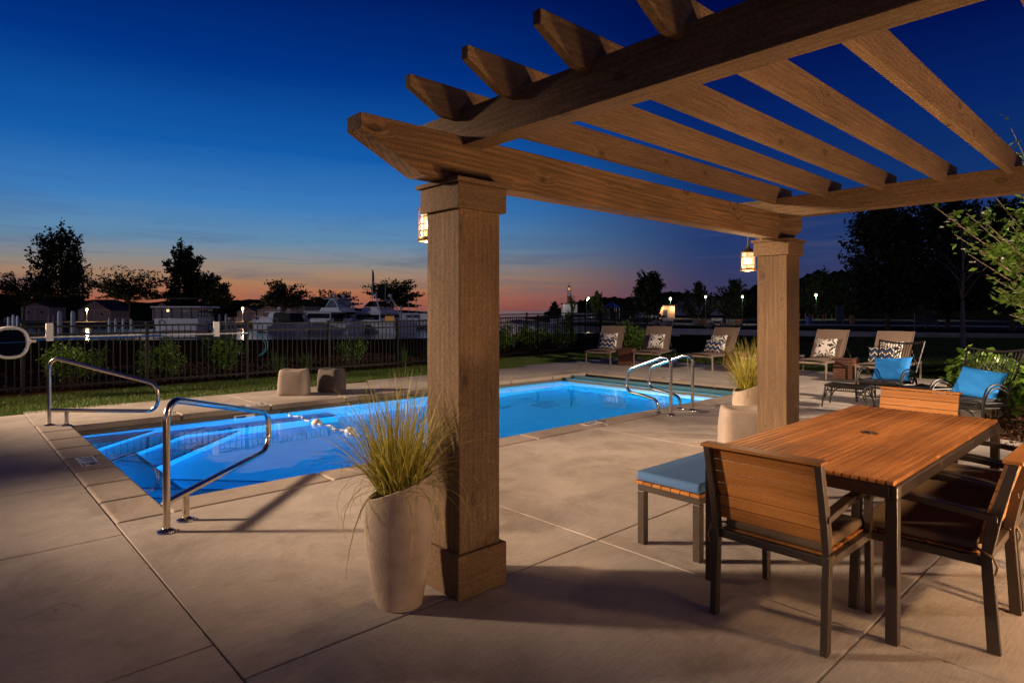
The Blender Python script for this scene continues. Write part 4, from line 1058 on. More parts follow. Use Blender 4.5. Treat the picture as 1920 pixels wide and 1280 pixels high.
k = MB(); nn = 64; k.v = [(q_*math.cos(2*PI*i/nn), q_*math.sin(2*PI*i/nn), ZW) for q_ in (22, 400, 9000) for i in range(nn)]
k.f = [(o_+i, o_+nn+i, o_+nn+(i+1) % nn, o_+(i+1) % nn) for o_ in (0, nn) for i in range(nn)]; tag(k.build('lake_water', M['lake']), kind='structure')
def ground_mat(name, c0, c1, sc, bs=.6, bd=.05, c2=None):
    m, nt, b = mat_new(name); v = mapped(nt); f = mathn(nt, 'ADD', mathn(nt, 'MULTIPLY', noise(nt, v, sc, 5, .65), .5), mathn(nt, 'MULTIPLY', noise(nt, v, sc*14, 3, .7), .5))
    rp = ramp(nt, [(.32, c0), (.68, c1)]); nt.links.new(f, rp.inputs[0]); nt.links.new(rp.outputs[0], b.inputs['Base Color']); b.inputs['Roughness'].default_value = 1.0; b.inputs['Specular IOR Level'].default_value = 0.0
    bump(nt, b, noise(nt, v, sc*14, 4, .7), bs, bd); return m
M['mulch'] = ground_mat('dark_bark_mulch', (.022,.011,.006,1), (.075,.036,.018,1), 2.5, 1.0, .04)
M['lawn'] = ground_mat('lawn_turf', (.018,.030,.005,1), (.045,.065,.012,1), 1.2, 1.0, .03)
M['scrub'] = ground_mat('rough_scrub', (.02,.022,.010,1), (.06,.06,.025,1), .25, 1.0, .3)
M['park'] = ground_mat('park_ground', (.035,.033,.026,1), (.10,.09,.075,1), .12, .7, .1)
near = Wp((-70,-25), (70,-25), (72,30), (30,35.5), (16,38.5), (11,41), (10.6,46), (9,48), (4,46), (-2,40), (-8,37), (-20,36), (-45,34), (-70,33))
from mathutils.geometry import tessellate_polygon
hole = [(1.0, 5.28), (12.03, 5.28), (12.03, 10.36), (1.0, 10.36)]
loops = [[Vector((p[0], p[1], -.16)) for p in near], [Vector((p[0], p[1], -.16)) for p in hole]]
k = MB(); k.add(loops[0]+loops[1], [tuple(t) for t in tessellate_polygon(loops)])
nn_ = len(near); cen = Vector((sum(p[0] for p in near)/nn_, sum(p[1] for p in near)/nn_, 0)); o_ = len(k.v)
for v_ in loops[0]:
    dv = (Vector((v_.x, v_.y, 0))-cen).normalized(); k.v.append((v_.x+dv.x*4, v_.y+dv.y*4, -1.76))
k.f += [(i, (i+1) % nn_, o_+(i+1) % nn_, o_+i) for i in range(nn_)]
tag(k.build('mulch_ground', M['mulch']), kind='structure')
lawn1 = [(-6, 11.7), (CX0, 11.72), (5, 12.03), (8.8, 12.32), (12.02, 12.32), (12.05, 12.64), (16.5, 12.64), (18.5, 13.5), (19.2, 15.3), (13, 14.75), (9.1, 14.32), (1, 14.2), (-6, 14.15)]
def lawn_sheet(pts, z0=-.012):
    k = MB(); k.prism(pts, 'z', -.2, z0); return tag(k.build('lawn', M['lawn']), kind='structure')
lawn_sheet(lawn1)
k = MB(); b2 = [(16.51, 2.0), (16.51, 12.6), (18.6, 13.4), (19.6, 15.2)] + Wp((6.5, 27), (9.5, 35), (11.0, 40.5), (16, 38), (30, 35), (60, 31), (55, 5)) + [(17.5, -8)]
k.prism(b2, 'z', -.2, -.014); tag(k.build('lawn', M['lawn']), kind='structure')
# mulch bed around the broad-leaved shrubs
k = MB(); k.prism([(8.91, -6), (8.91, 1.02), (9.39, 1.04), (9.39, 1.59), (9.99, 1.59), (10.0, 1.74), (11.5, 1.99), (14, 2.24), (16.5, 2.29), (17.4, -8)], 'z', -.2, -.01); tag(k.build('mulch_bed', M['mulch']), kind='structure')
# foundation of the bed behind the fence
k = MB(); k.prism([(-8, 14.17), (1, 14.22), (9.1, 14.34), (13, 14.77), (19.2, 15.32)] + Wp((5.5, 27), (6, 36), (0, 35), (-8, 33), (-20, 31)) + [(-14, 18)], 'z', -.5, -.02); tag(k.build('mulch_bed', M['mulch']), kind='structure')
# grass blades, one mesh for each lawn
def lawn_blades(pts_fn, n, seed, hmin, hmax, w, lab=None):
    g = np.random.default_rng(seed); P = pts_fn(g, n); n = len(P)
    h = g.uniform(hmin, hmax, n); a = g.uniform(0, 2*PI, n); l = g.uniform(0, .7, n)*h; la = g.uniform(0, 2*PI, n)
    dx = np.cos(a)*w/2; dy = np.sin(a)*w/2; z = np.full(n, -.014)
    V = np.stack([np.stack([P[:,0]-dx, P[:,1]-dy, z], -1), np.stack([P[:,0]+dx, P[:,1]+dy, z], -1), np.stack([P[:,0]+l*np.cos(la), P[:,1]+l*np.sin(la), z+h], -1)], 1).reshape(-1, 3)
    o = npmesh('lawn_grass', M['lawn_blade'], V, np.arange(n*3).reshape(-1, 3)); return tag(o, kind='stuff')
def strip(g, n):
    x = g.uniform(-2.5, 19, n*2); y = g.uniform(11.7, 15.3, n*2)
    lo = np.interp(x, [-6, .95, 5, 8.8, 12, 12.1, 16.5, 18.5, 19.2], [11.72, 11.75, 12.06, 12.35, 12.35, 12.67, 12.67, 13.5, 15.3]); hi = np.interp(x, [-6, 1, 9.1, 13, 19.2], [14.15, 14.2, 14.32, 14.75, 15.3])
    edge = .04*np.sin(x*9)+.03*np.sin(x*23+1); k_ = (y > lo-.015) & (y < hi+edge); return np.stack([x[k_], y[k_]], -1)[:n]
lawn_blades(strip, 110000, 5, .03, .065, .007)
def back(g, n):
    d = 17+23*g.uniform(0, 1, n)**1.6; r = g.uniform(.12, .85, n)*d; x = r*SA+d*CA; y = -r*CA+d*SA
    k_ = (x > 16.55) & (y > 2) & (y < 12.5); return np.stack([x[k_], y[k_]], -1)
lawn_blades(back, 120000, 6, .03, .07, .012)
# bark chips on the mulch
def chips(name, fn, n, seed, s0):
    g = np.random.default_rng(seed); P = fn(g, n); V, F = leaves(np.c_[P, g.uniform(-.012, .02, len(P))], s0, seed, .4, .9); o = npmesh(name, M['chips'], V, F); return tag(o, kind='stuff')
M['chips'] = leafmat('bark_chips', (.02,.010,.006,1), (.12,.055,.028,1), 0, .9)
chips('bark_chips', lambda g, n: np.stack([g.uniform(8.95, 12.5, n), g.uniform(-.5, 1.6, n)], -1), 5000, 8, .05)
chips('bark_chips', lambda g, n: np.stack([g.uniform(-2, 14, n), g.uniform(14.9, 20, n)], -1), 16000, 9, .08)

# far shore on the left, with its pavement and dune
sheet_poly('far_shore', M['scrub'], Wp((-170, 101), (-26, 101), (-14, 108), (-14, 175), (-220, 190)), -.42)
k = MB(); P = Wp((-170, 100), (-26, 100), (-13.6, 107)); 
for a_, b_ in zip(P[:-1], P[1:]): k.bar((a_[0], a_[1], -.82), (b_[0], b_[1], -.82), .5, .85)
tag(k.build('seawall', simple('timber_seawall', (.06,.05,.045,1), .9, 0, .3, 2)), 'dark timber seawall along the far side of the marina', 'seawall')
sheet_poly('far_path', M['pavement'], Wp((-170, 104), (-27, 104), (-18, 110), (-18, 113), (-170, 112)), -.40)
def ridge(name, pts, base, hf, mat, seed, nu=90, nv=10, width=25, kind='structure', label=None):
    g = np.random.default_rng(seed); V = []; 
    P = [W(*p) for p in pts]; ts = np.linspace(0, len(P)-1, nu)
    for t in ts:
        i = min(int(t), len(P)-2); f = t-i; p = P[i].lerp(P[i+1], f); dv = (P[i+1]-P[i]).normalized(); nm = Vector((-dv.y, dv.x, 0)); 
        hh = hf[i]*(1-f)+hf[i+1]*f
        for j in range(nv):
            s_ = -1+2*j/(nv-1); z = base+hh*(1-s_*s_)*(1+.12*math.sin(t*5+j))+.12*hh*g.normal(0, .5)*(1-s_*s_)
            q = p+nm*s_*width; V.append((q.x, q.y, z))
    F = np.array([(i*nv+j, i*nv+j+1, (i+1)*nv+j+1, (i+1)*nv+j) for i in range(nu-1) for j in range(nv-1)])
    o = npmesh(name, mat, np.array(V), F, smooth=True); return tag(o, kind=kind)
ridge('dune_hill', [(-190, 175), (-110, 160), (-60, 160), (-22, 168)], -.5, [5.2, 4.6, 4.2, 1.5], M['scrub'], 3)

# right side park shore
sheet_poly('park_shore', M['park'], Wp((9, 92), (14, 80), (26, 72), (45, 60), (62, 53), (160, 46), (320, 150), (320, 420), (60, 420), (14, 260), (2, 150)), -.38)
sheet_poly('park_slope', M['sand'], Wp((9, 92), (2, 150), (0, 146), (8, 88), (13.5, 76.5), (25.5, 69), (44, 57.5), (61, 50.5), (160, 43.5), (160, 46), (62, 53), (45, 60), (26, 72), (14, 80)), -.62, skirt=.75, sw=1.5)
sheet_poly('park_road', M['asphalt'], Wp((8, 132), (60, 118), (120, 86), (260, 60), (262, 74), (122, 100), (62, 135), (10, 150)), -.37)
sheet_poly('beach_sand', M['sand'], Wp((16, 90), (60, 70), (62, 78), (16, 102)), -.372)
ridge('wooded_hill', [(18, 330), (45, 330), (85, 330), (120, 320), (175, 300)], -1, [2, 9.5, 11.0, 11.0, 12], M['scrub'], 5)
ridge('wooded_hill', [(75, 190), (105, 185), (150, 170), (220, 150)], -1, [11, 13.5, 11, 13], M['scrub'], 6, width=22)
ridge('sand_dune', [(62, 262), (82, 262), (98, 258)], -.6, [2, 9, 3], M['sand'], 7, nu=30, width=14)

# ------------------------------------------------------------------ trees
def tree(name, label, r, d, zb, H, Rc, style, seed, n=2600, leaf=.3, th=None, mat=None, group=None, cb=.3, bark='bark', lean=0.0, nl=46, tr=None):
    q = W(r, d); o = thing(name, label, 'tree', (q.x, q.y, zb), 0, group); g = np.random.default_rng(seed)
    tr = tr or H*.018+.05; hf = H*(cb*.7)
    k = MB(); top = Vector((lean*H, 0, H*(.9 if style != 'flat' else .6)))
    tp = spline([Vector((0,0,-.2)), Vector((lean*H*.2+g.normal(0,.03)*H*.1, g.normal(0,.03)*H*.2, hf)), Vector((lean*H*.6, g.normal(0,.04)*H*.3, H*.6*(1 if style != 'flat' else .75))), top], 5)
    k.tube(tp, [tr*(1-.88*i/(len(tp)-1)) for i in range(len(tp))], 7)
    limbs = []
    for i in range(nl):
        a = g.uniform(0, 2*PI); u = (i+.5)/nl
        if style == 'flat':
            rr = Rc*math.sqrt(g.uniform(.03, 1)); z = H*(1-.30*(rr/Rc)**2) - g.uniform(0, 1)**1.3*(H*(1-cb))*.85; z = max(z, H*cb*(.9+.3*rr/Rc)); s0 = tp[min(len(tp)-1, int(len(tp)*g.uniform(.3, .75)))]
        elif style == 'round':
            zz = g.uniform(-1, 1); rr = Rc*math.sqrt(max(0, 1-zz*zz))*g.uniform(.35, 1.0)**.6; z = H*cb+(H*(1-cb))*(.5+.5*zz); s0 = tp[min(len(tp)-1, max(4, int(len(tp)*(z/H)*.75)))]
        elif style == 'cone':
            f = u; rr = Rc*(1-f)**.75*g.uniform(.45, 1.05); z = H*cb*.8+H*(1-cb*.8)*f + rr*.35; s0 = tp[min(len(tp)-1, int((len(tp)-1)*max(.15, min(1, (z-rr*.8)/H))))]
        rw = .82 if style == 'round' else 1.0
        e = Vector((top.x*z/H + rr*math.cos(a), rr*math.sin(a)*rw, z)); s0 = Vector(s0)
        mid = s0.lerp(e, .55)+Vector((0, 0, (.05 if style == 'round' else .09 if style == 'flat' else -.05)*H*g.uniform(.3, 1)))
        P = spline([s0, mid, e], 4); r0 = tr*.33*(1-.5*u)
        k.tube(P, [r0*(1-.85*j/(len(P)-1)) for j in range(len(P))], 4, caps=False); limbs.append((s0, mid, e))
    k.build('trunk', M[bark], o, smooth=True)
    li = g.integers(0, nl, n); lo = {'flat': .45, 'round': .5, 'cone': .25}[style]; f = g.uniform(lo, 1.06, n)
    A = np.array([l[0] for l in limbs])[li]; B = np.array([l[1] for l in limbs])[li]; E_ = np.array([l[2] for l in limbs])[li]
    P = A*((1-f)**2)[:, None]+B*(2*f*(1-f))[:, None]+E_*(f**2)[:, None]
    # clump the leaves into small sprays around each limb
    cl = g.normal(0, 1, (nl*7, 3)); sp = {'flat': (.12, .12, .016), 'round': (.12, .12, .06), 'cone': (.045, .045, .025)}[style]
    sc = np.array([sp[0]*Rc, sp[1]*Rc, sp[2]*H]); P += cl[li*7+g.integers(0, 7, n)]*sc + g.normal(0, 1, (n, 3))*sc*.42
    P[:, 2] = np.maximum(P[:, 2], H*cb*.75)
    V, F = leaves(P, leaf, seed+3, .55)
    npmesh('crown', mat or M['leaf'], V, F, o); return o
TG = 'trees beyond the marina'
px = lambda x, d: (x-960)/1160*d
tl = [ # name, label, px, d, H(top px), R px, style
 ('shade_tree', 'tall broad dark tree, tallest on the left, with a bare branch sticking out', 116, 128, 438, 48, 'round', 6000, .14),
 ('spreading_tree', 'low spreading tree at the far left edge in front of a grey shed', 45, 112, 508, 62, 'flat', 2600, .42),
 ('spreading_tree', 'wide layered tree between the tall tree and the narrow tall tree', 243, 112, 500, 62, 'flat', 3000, .40),
 ('shade_tree', 'narrow tall dark tree behind the trawler', 345, 120, 465, 35, 'round', 4600, .15),
 ('spreading_tree', 'dark rounded tree joined to the right side of the narrow tall tree', 398, 116, 518, 34, 'round', 3400, .2),
 ('spreading_tree', 'airy layered tree behind the small cruiser with black canvas', 530, 112, 524, 41, 'flat', 2600, .35),
 ('spreading_tree', 'low flat topped tree behind the flybridge cruiser', 623, 112, 540, 42, 'flat', 1900, .45),
 ('spreading_tree', 'layered tree to the left of the nearest pergola post', 736, 112, 519, 45, 'flat', 3000, .30)]
for i, (nm, lab, x, d, yt, rp_, stl, n, cb) in enumerate(tl):
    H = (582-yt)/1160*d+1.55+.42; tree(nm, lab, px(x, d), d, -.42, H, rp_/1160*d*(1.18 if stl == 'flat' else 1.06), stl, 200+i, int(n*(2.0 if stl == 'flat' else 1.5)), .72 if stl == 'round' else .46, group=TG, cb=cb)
q = W(px(160, 128), 128); 
PGp = 'park trees across the lagoon'
tr2 = [('shade_tree', 'tall dark tree rising above the lit building', 1218, 120, 513, 32, 'round', 3200, .22),
 ('young_tree', 'small pointed tree beside the street lamp near the lighthouse', 1120, 118, 546, 17, 'cone', 1500, .2),
 ('young_tree', 'tiny round dark tree on the spit left of the lighthouse', 1039, 130, 568, 9, 'round', 600, .1),
 ('young_tree', 'spiky young tree in front of the pale dune', 1311, 92, 529, 27, 'cone', 2200, .28),
 ('young_tree', 'spiky young tree left of the far pergola post', 1377, 90, 526, 33, 'cone', 2600, .28),
 ('shade_tree', 'dark rounded tree half hidden by the far pergola post', 1402, 118, 545, 22, 'round', 1500, .15),
 ('shade_tree', 'very large dark tree to the right of the far pergola post', 1664, 62, 386, 88, 'round', 9500, .22),
 ('shade_tree', 'large dark tree overlapping the right side of the very large one', 1775, 66, 372, 84, 'round', 8000, .2),
 ('shade_tree', 'large dark tree at the right edge behind the flowering branches', 1900, 60, 385, 95, 'round', 7000, .2),
 ('shade_tree', 'low dark tree on the hill just right of the far post', 1535, 150, 512, 40, 'round', 2000, .15),
 ('shade_tree', 'low dark tree on the hill left of the very large tree', 1583, 150, 522, 36, 'round', 2000, .1)]
for i, (nm, lab, x, d, yt, rp_, stl, n, cb) in enumerate(tr2):
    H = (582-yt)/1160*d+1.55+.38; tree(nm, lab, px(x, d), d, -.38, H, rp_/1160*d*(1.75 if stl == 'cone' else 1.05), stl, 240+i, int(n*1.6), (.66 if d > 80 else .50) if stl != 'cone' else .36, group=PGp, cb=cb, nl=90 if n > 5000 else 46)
tree('sapling', 'slender pale trunked sapling on the dark lawn right of the loungers', px(1806, 26.5), 26.5, -.01, 5.6, 1.9, 'round', 262, 900, .13, cb=.42, bark='pale_bark', tr=.11, nl=18)
tree('sapling', 'thin young sapling behind the fence left of the first lounger', px(1071, 25.5), 25.5, -.02, 2.25, .42, 'cone', 263, 420, .12, cb=.4, bark='pale_bark', tr=.05, nl=14, mat=M['leaf_shrub'])

# flowering dogwood reaching in from the right
dg = thing('dogwood_tree', 'flowering dogwood with lit green leaves and small white blooms reaching in from the right edge', 'tree', W(8.1, 8.2, -.01))
k = MB(); T0 = W(8.1, 8.2, -.05); g = np.random.default_rng(77)
k.tube(spline([T0, T0+Vector((.02,.05,.8)), T0+Vector((-.05,.12,1.5))], 5), [.055]*5+[.045]*6, 8)
tips = []; F0 = T0+Vector((-.05,.12,1.5)); F1 = T0+Vector((.0,.08,.9))
def P3(x, y, d): return W((x-960)/1160*d, d, 1.55+(582-y)/1160*d)
targets = [(1750,386,7.6,0),(1790,440,7.4,0),(1812,400,7.8,0),(1868,372,8.1,0),(1893,420,7.9,0),(1838,470,7.3,0),(1862,455,7.9,0),(1815,476,7.2,1),(1880,500,7.4,0),(1905,470,7.2,0),(1850,515,7.1,1),(1895,240,8.2,0),(1915,300,8.0,0),(1905,350,8.3,0),(1880,560,7.0,1),(1893,590,7.0,1),(1910,540,7.2,1),(1950,420,8,0),(1960,500,7.8,0),(1990,350,8.4,0),(2040,420,8,0),(2060,520,8.3,1),(1935,560,7.6,1),(1925,380,7.9,0),(1850,420,7.5,0),(2100,330,8.6,0),(1990,590,7.4,1),(1870,540,7.3,1)]
for (x, y, d, low) in targets:
    e = P3(x, y, d); s0 = F1 if low else F0; mid = s0.lerp(e, .45)+Vector((0,0,-.12 if not low else .1)); P = spline([s0, mid, e], 6)
    k.tube(P, [.018*(1-.85*j/(len(P)-1))+.0015 for j in range(len(P))], 5); tips.append((s0, mid, e))
    for q_ in range(5):
        f = g.uniform(.45, .95); p = s0*((1-f)**2)+mid*(2*f*(1-f))+e*(f*f); dv = Vector(g.normal(0, 1, 3)); dv.z = abs(dv.z)*.5; dv.normalize(); e2 = p+dv*g.uniform(.15, .34)
        k.tube([p, p.lerp(e2, .5)+Vector((0,0,.02)), e2], [.004, .003, .0015], 4); tips.append((p, p.lerp(e2, .5), e2))
k.build('trunk', M['bark_dog'] if 'bark_dog' in M else simple('dogwood_bark', (.20,.12,.07,1), .85, 0, .3, 20, .5, 60, .004), dg, smooth=True)
n = 3300; ti = g.integers(0, len(tips), n); f = g.uniform(.45, 1.08, n)
A = np.array([t[0] for t in tips])[ti]; B = np.array([t[1] for t in tips])[ti]; E_ = np.array([t[2] for t in tips])[ti]
P = A*((1-f)**2)[:, None]+B*(2*f*(1-f))[:, None]+E_*(f**2)[:, None]+g.normal(0, .035, (n, 3))
V, F = leaves(P, .095, 78, .5, .8); npmesh('crown', M['leaf_dog'], V, F, dg)
fl = []; 
for q_ in range(75):
    t = tips[g.integers(0, len(tips))]; p = np.array(t[2])+g.normal(0, .04, 3)+np.array([0,0,.03])
    for a in range(4):
        an = a*PI/2+g.uniform(0, .3); fl.append(p+np.array([math.cos(an), math.sin(an), .1])*.018)
V, F = leaves(np.array(fl), .04, 79, .8, 2.5); npmesh('blooms', M['petal'], V, F, dg)

# ------------------------------------------------------------------ marina: sheds, boats, pilings, lamps
def shed(label, r, d, w, h, dep, rz, zb=-.42, gable=1.0, mat='siding', rounds=True, long=True):
    q = W(r, d, zb); o = thing('shed', label, 'shed')
    k = MB(); k.bb(-w/2, w/2, -dep/2, dep/2, 0, h); 
    k.prism([(-w/2, h), (0, h+gable), (w/2, h)], 'y', -dep/2, dep/2); k.build('wall', M[mat], o)
    k = MB(); e = .25
    for s_ in (-1, 1): k.bar((s_*(w/2+e), 0, h-.02-e*gable/(w/2)+.1), (0, 0, h+gable+.1), dep+.5, .08, (0,0,1)) if False else k.prism([(s_*(w/2+e), h-e*gable/(w/2)+.02), (0, h+gable+.02), (0, h+gable+.12), (s_*(w/2+e), h-e*gable/(w/2)+.12)], 'y', -dep/2-.3, dep/2+.3)
    k.build('roof', M['shingle'], o)
    k = MB(); yy = -dep/2-.03
    for x in (-w/2, w/2, 0): k.bb(x-.07, x+.07, yy-.02, yy+.02, 0, h)
    k.bb(-w/2, w/2, yy-.03, yy+.01, h-.12, h+.02); k.build('trim', M['trim'], o)
    if rounds:
        for x in (-w/4, w/4):
            k = MB(); k.tube([(x+.42*math.cos(2*PI*i/24), yy, h*.6+.42*math.sin(2*PI*i/24)) for i in range(24)], .06, 6, closed=True); f_ = k.build('round_window', M['trim'], o)
            k = MB(); vs = [(x+.38*math.cos(2*PI*i/24), yy+.01, h*.6+.38*math.sin(2*PI*i/24)) for i in range(24)]; k.add(vs, [tuple(range(24))]); k.build('pane', M['sign_dark'], f_)
    k = MB(); k.bb(-w/2+.2, -w/2+1.1, yy-.02, yy, 0, h*.85); k.build('door', M['trim'], o)
    return place(o, q, rz)
ry = yaw_of(1, 0)
shed('grey lavender shed with round windows behind the spreading tree at far left', px(202, 122), 122, 7.6, 2.9, 5, ry, gable=.9)
shed('grey lavender shed with round windows beside the lit globe lamp', px(196, 138), 0.1+138, .01, .01, .01, ry) if False else None
shed('grey lavender shed with dark roof between the globe lamp and the trawler', px(205, 122)+.0, 121, .1, .1, .1, ry) if False else None
SH = [(83, 24, 567, 'pale grey shed with round windows behind the low spreading tree at far left'), (195, 32, 563, 'grey shed with a dark gabled roof behind the globe lamp'), (325, 24, 566, 'gabled grey shed right behind the trawler roof'), (515, 22, 572, 'grey shed behind the airy layered tree'), (568, 20, 562, 'steep gabled grey shed left of the flybridge cruiser'), (470, 16, 578, 'low brown shed beside the globe lamp in the middle of the marina')]
for o in [x for x in bpy.data.objects if x.name.startswith('shed')]: 
    for c_ in kids(o):
        for e_ in kids(c_): bpy.data.objects.remove(e_)
        bpy.data.objects.remove(c_)
    bpy.data.objects.remove(o)
for i, (x, hw, yt, lab) in enumerate(SH):
    d = 124; w = 2*hw/1160*d; top = (582-yt)/1160*d+1.55+.42; gb = .28*w if 'gable' in lab else .9; shed(lab, px(x, d), d, w, max(1.8, top-gb), 5, ry+[.05, -.12, -.35, 0, -.3, .1][i], gable=gb, rounds=(i < 3))
def lamp_globe(label, r, d, z, zb, name='street_lamp', mat='globe_warm', rad=.16, energy=0, pole='trim', group='lit street lamps', arm=False, col=(1,.6,.3)):
    q = W(r, d, zb); o = thing(name, label, 'street lamp', q, 0, group)
    k = MB(); h = z-zb
    if arm: k.tube(fillet([(0,0,0), (0,0,h+.35), (.5,0,h+.35), (.5,0,h+.12)], [.25,.2], 5), .05, 6); cx_ = .5
    else: k.tube([(0,0,0), (0,0,h-rad*.8)], .05, 6); cx_ = 0
    k.lathe([(.14,0),(.12,.12),(.06,.3)], 8, (0,0,0)); k.tube([(cx_,0,h+rad*.9), (cx_,0,h+rad*1.25)], .06, 6); k.build('pole', M[pole], o)
    k = MB(); k.sphere((cx_,0,h), rad, 14, 8, (1,1,1.1)); k.build('globe', M[mat], o, smooth=True)
    if energy:
        l = bpy.data.lights.new('lamp_light', 'POINT'); l.energy = energy; l.color = col; l.shadow_soft_size = rad; lo = bpy.data.objects.new('lamp_light', l); C.objects.link(lo); lo.location = q+Vector((cx_,0,h-rad-.15))
    return o
Z = lambda y, d: 1.55+(582-y)/1160*d
lamp_globe('lit warm globe lamp on the far path between the two left sheds', px(163, 108), 108, Z(580, 108), -.4, energy=640, rad=.20)
lamp_globe('lit warm globe lamp on the far path in the middle of the marina', px(455, 108), 108, Z(578, 108), -.4, energy=640, rad=.20)
lamp_globe('curved neck street lamp beside the small pointed tree near the lighthouse', px(1100, 110), 110, Z(559, 110), -.38, mat='globe_white', pole='green_paint', arm=True, energy=880, col=(1,.9,.6))
lamp_globe('tall street lamp above the lit building', px(1257, 150), 150, Z(560, 150), -.38, mat='globe_white', pole='green_paint', energy=2000, rad=.3, col=(1,.9,.6))
lamp_globe('street lamp shining through the first spiky young tree', px(1323, 84), 84, Z(556, 84), -.38, mat='globe_white', pole='green_paint', rad=.13, energy=240, col=(1,.95,.75))
lamp_globe('street lamp shining through the spiky tree left of the far post', px(1392, 83), 83, Z(556, 83), -.38, mat='globe_white', pole='green_paint', rad=.14, energy=240, col=(1,.95,.75))
lamp_globe('green street lamp with round light just right of the far pergola post', px(1530, 135), 135, Z(553, 135), -.38, mat='globe_white', pole='green_paint', rad=.26, energy=1680, col=(.9,1,.55))
lamp_globe('street lamp glowing under the large dark trees at the right', px(1750, 120), 120, Z(553, 120), -.38, mat='globe_white', pole='green_paint', rad=.22, energy=800, col=(.9,1,.8))

M['registry'] = simple('dark_transom_lettering', (.03,.03,.06,1), .5)
def hull(k, L, B, F, zb=0.0, sheer=.35, n=12):
    vs = []
    for i in range(n+1):
        u = i/n; x = -L/2+L*u; hb = B/2*(1-max(0, (u-.45)/.55)**2.3)*(.93+.07*min(1, u*4)); hb = max(hb, .02); zt = F*(1+sheer*u*u)
        for (f, z) in ((0, -.25), (.80, -.15), (.93, zt*.35), (1.0, zt*.97), (1.0, zt), (.0, zt+.03)):
            fl = 1+(.0 if u < .5 else -.12*(1-f)*(u-.5))
            for s_ in ((1, -1) if f else (1,)): pass
            vs.append((x + (.35*u*u*(z/zt) if z > 0 else 0), f*hb*fl, zb+z))
    m_ = 6; fs = []
    q = len(vs); vs += [(v[0], -v[1], v[2]) for v in vs]
    for o_, flip in ((0, 0), (q, 1)):
        for i in range(n):
            for j in range(m_-1):
                a = o_+i*m_+j; f = (a, a+1, a+m_+1, a+m_); fs.append(f if not flip else f[::-1])
        fs.append(tuple(o_+j for j in range(m_)))
    k.add(vs, fs)
def cabin(k, x0, x1, hw, z0, z1, rake0=.0, rake1=.4, tum=.12):
    vs = [(x0, -hw, z0), (x1, -hw, z0), (x1, hw, z0), (x0, hw, z0), (x0+rake0, -hw+tum, z1), (x1-rake1, -hw+tum, z1), (x1-rake1, hw-tum, z1), (x0+rake0, hw-tum, z1)]
    k.add(vs, [(0,1,5,4),(1,2,6,5),(2,3,7,6),(3,0,4,7),(4,5,6,7),(0,3,2,1)])
def band(o, name, mat, x0, x1, hw, z0, z1, e=.02, rake1=.3, nwin=3, ends=True):
    k = MB(); t = .06
    for s_ in (-1, 1):
        for i in range(nwin):
            a = x0+(x1-x0)*i/nwin+t; b_ = x0+(x1-x0)*(i+1)/nwin-t; k.bb(a, b_, s_*hw-e, s_*hw+e, z0, z1)
    if ends:
        for i in range(3):
            y0 = -hw+.15+(2*hw-.3)*i/3+.05; y1 = -hw+.15+(2*hw-.3)*(i+1)/3-.05; k.bb(x0-e-.01, x0+e, y0, y1, z0, z1)
    return k.build(name, mat, o)
def radar(k, x, y, z): k.tube([(x,y,z), (x,y,z+.35)], .04, 6); k.sphere((x,y,z+.5), .28, 12, 8, (1,1,.8))
def boatbase(label, r, d, hd, L, B, F, name='motor_boat'):
    o = thing(name, label, 'boat'); k = MB(); hull(k, L, B, F); k.build('hull', M['gelcoat'], o, smooth=True, angle=35)
    k = MB()     # bow rail on stanchions, and a dark rub strake along the side
    for s_ in (-1, 1):
        P = []
        for i in range(9):
            u = .35+.62*i/8; hb = B/2*(1-max(0, (u-.45)/.55)**2.3)*.97; zt = F*(1+.35*u*u); P.append(Vector((-L/2+L*u+.35*u*u, s_*max(.05, hb-.12), zt+.55)))
        k.tube(P, .028, 5)
        for q_ in P[::2]: k.tube([q_, q_-Vector((0,0,.55))], .022, 4)
    k.build('bow_rail', M['trim'], o)
    k = MB()
    for s_ in (-1, 1):
        P = []
        for i in range(11):
            u = i/10*.97; hb = B/2*(1-max(0, (u-.45)/.55)**2.3)*(.93+.07*min(1, u*4)); zt = F*(1+.35*u*u); P.append(Vector((-L/2+L*u+.30*u*u, s_*(hb+.01), zt*.86)))
        k.tube(P, .035, 4)
    k.build('rub_strake', M['registry'], o)
    return o
def setboat(o, r, d, hd): return place(o, W(r, d, ZW), yaw_of(math.sin(R(hd)), math.cos(R(hd))))

# trawler, stern to the viewer
o = boatbase('white trawler seen from its squared stern, lamp lit behind canvas windows', 0, 0, 0, 12, 4.2, 1.35, 'trawler')
k = MB(); k.bb(-6.0, -2.2, -2.0, 2.0, 1.2, 1.95); k.bb(-6.7, -6.0, -1.9, 1.9, .05, .15); k.build('bulwark', M['gelcoat'], o, bevel=.04)
k = MB()
for y in (-2.02, -1.35, -.45, .45, 1.35, 2.02): k.bb(-6.03, -5.97, y-.03, y+.03, 1.95, 3.02)
for x in (-4.7, -3.4, -2.3):
    for s_ in (-1, 1): k.bb(x-.03, x+.03, s_*2.02-.03, s_*2.02+.03, 1.95, 3.02)
k.build('canvas_frame', M['canvas_black'], o)
k = MB(); k.bb(-6.0, -5.985, -1.98, 1.98, 1.97, 3.0)
for s_ in (-1, 1): k.bb(-5.95, -2.3, s_*2.0-.008, s_*2.0+.008, 1.97, 3.0)
k.build('window_canvas', M['clear_glass'], o)
k = MB(); cabin(k, -2.2, 3.4, 1.6, 1.3, 2.95, 0, .6); k.build('cabin', M['gelcoat'], o)
band(o, 'cabin_window', M['dark_glass'], -2.2, 2.8, 1.56, 2.0, 2.7, .07)
k = MB(); k.bb(-6.3, 2.6, -2.3, 2.3, 3.03, 3.17); k.build('roof', M['gelcoat'], o, bevel=.05)
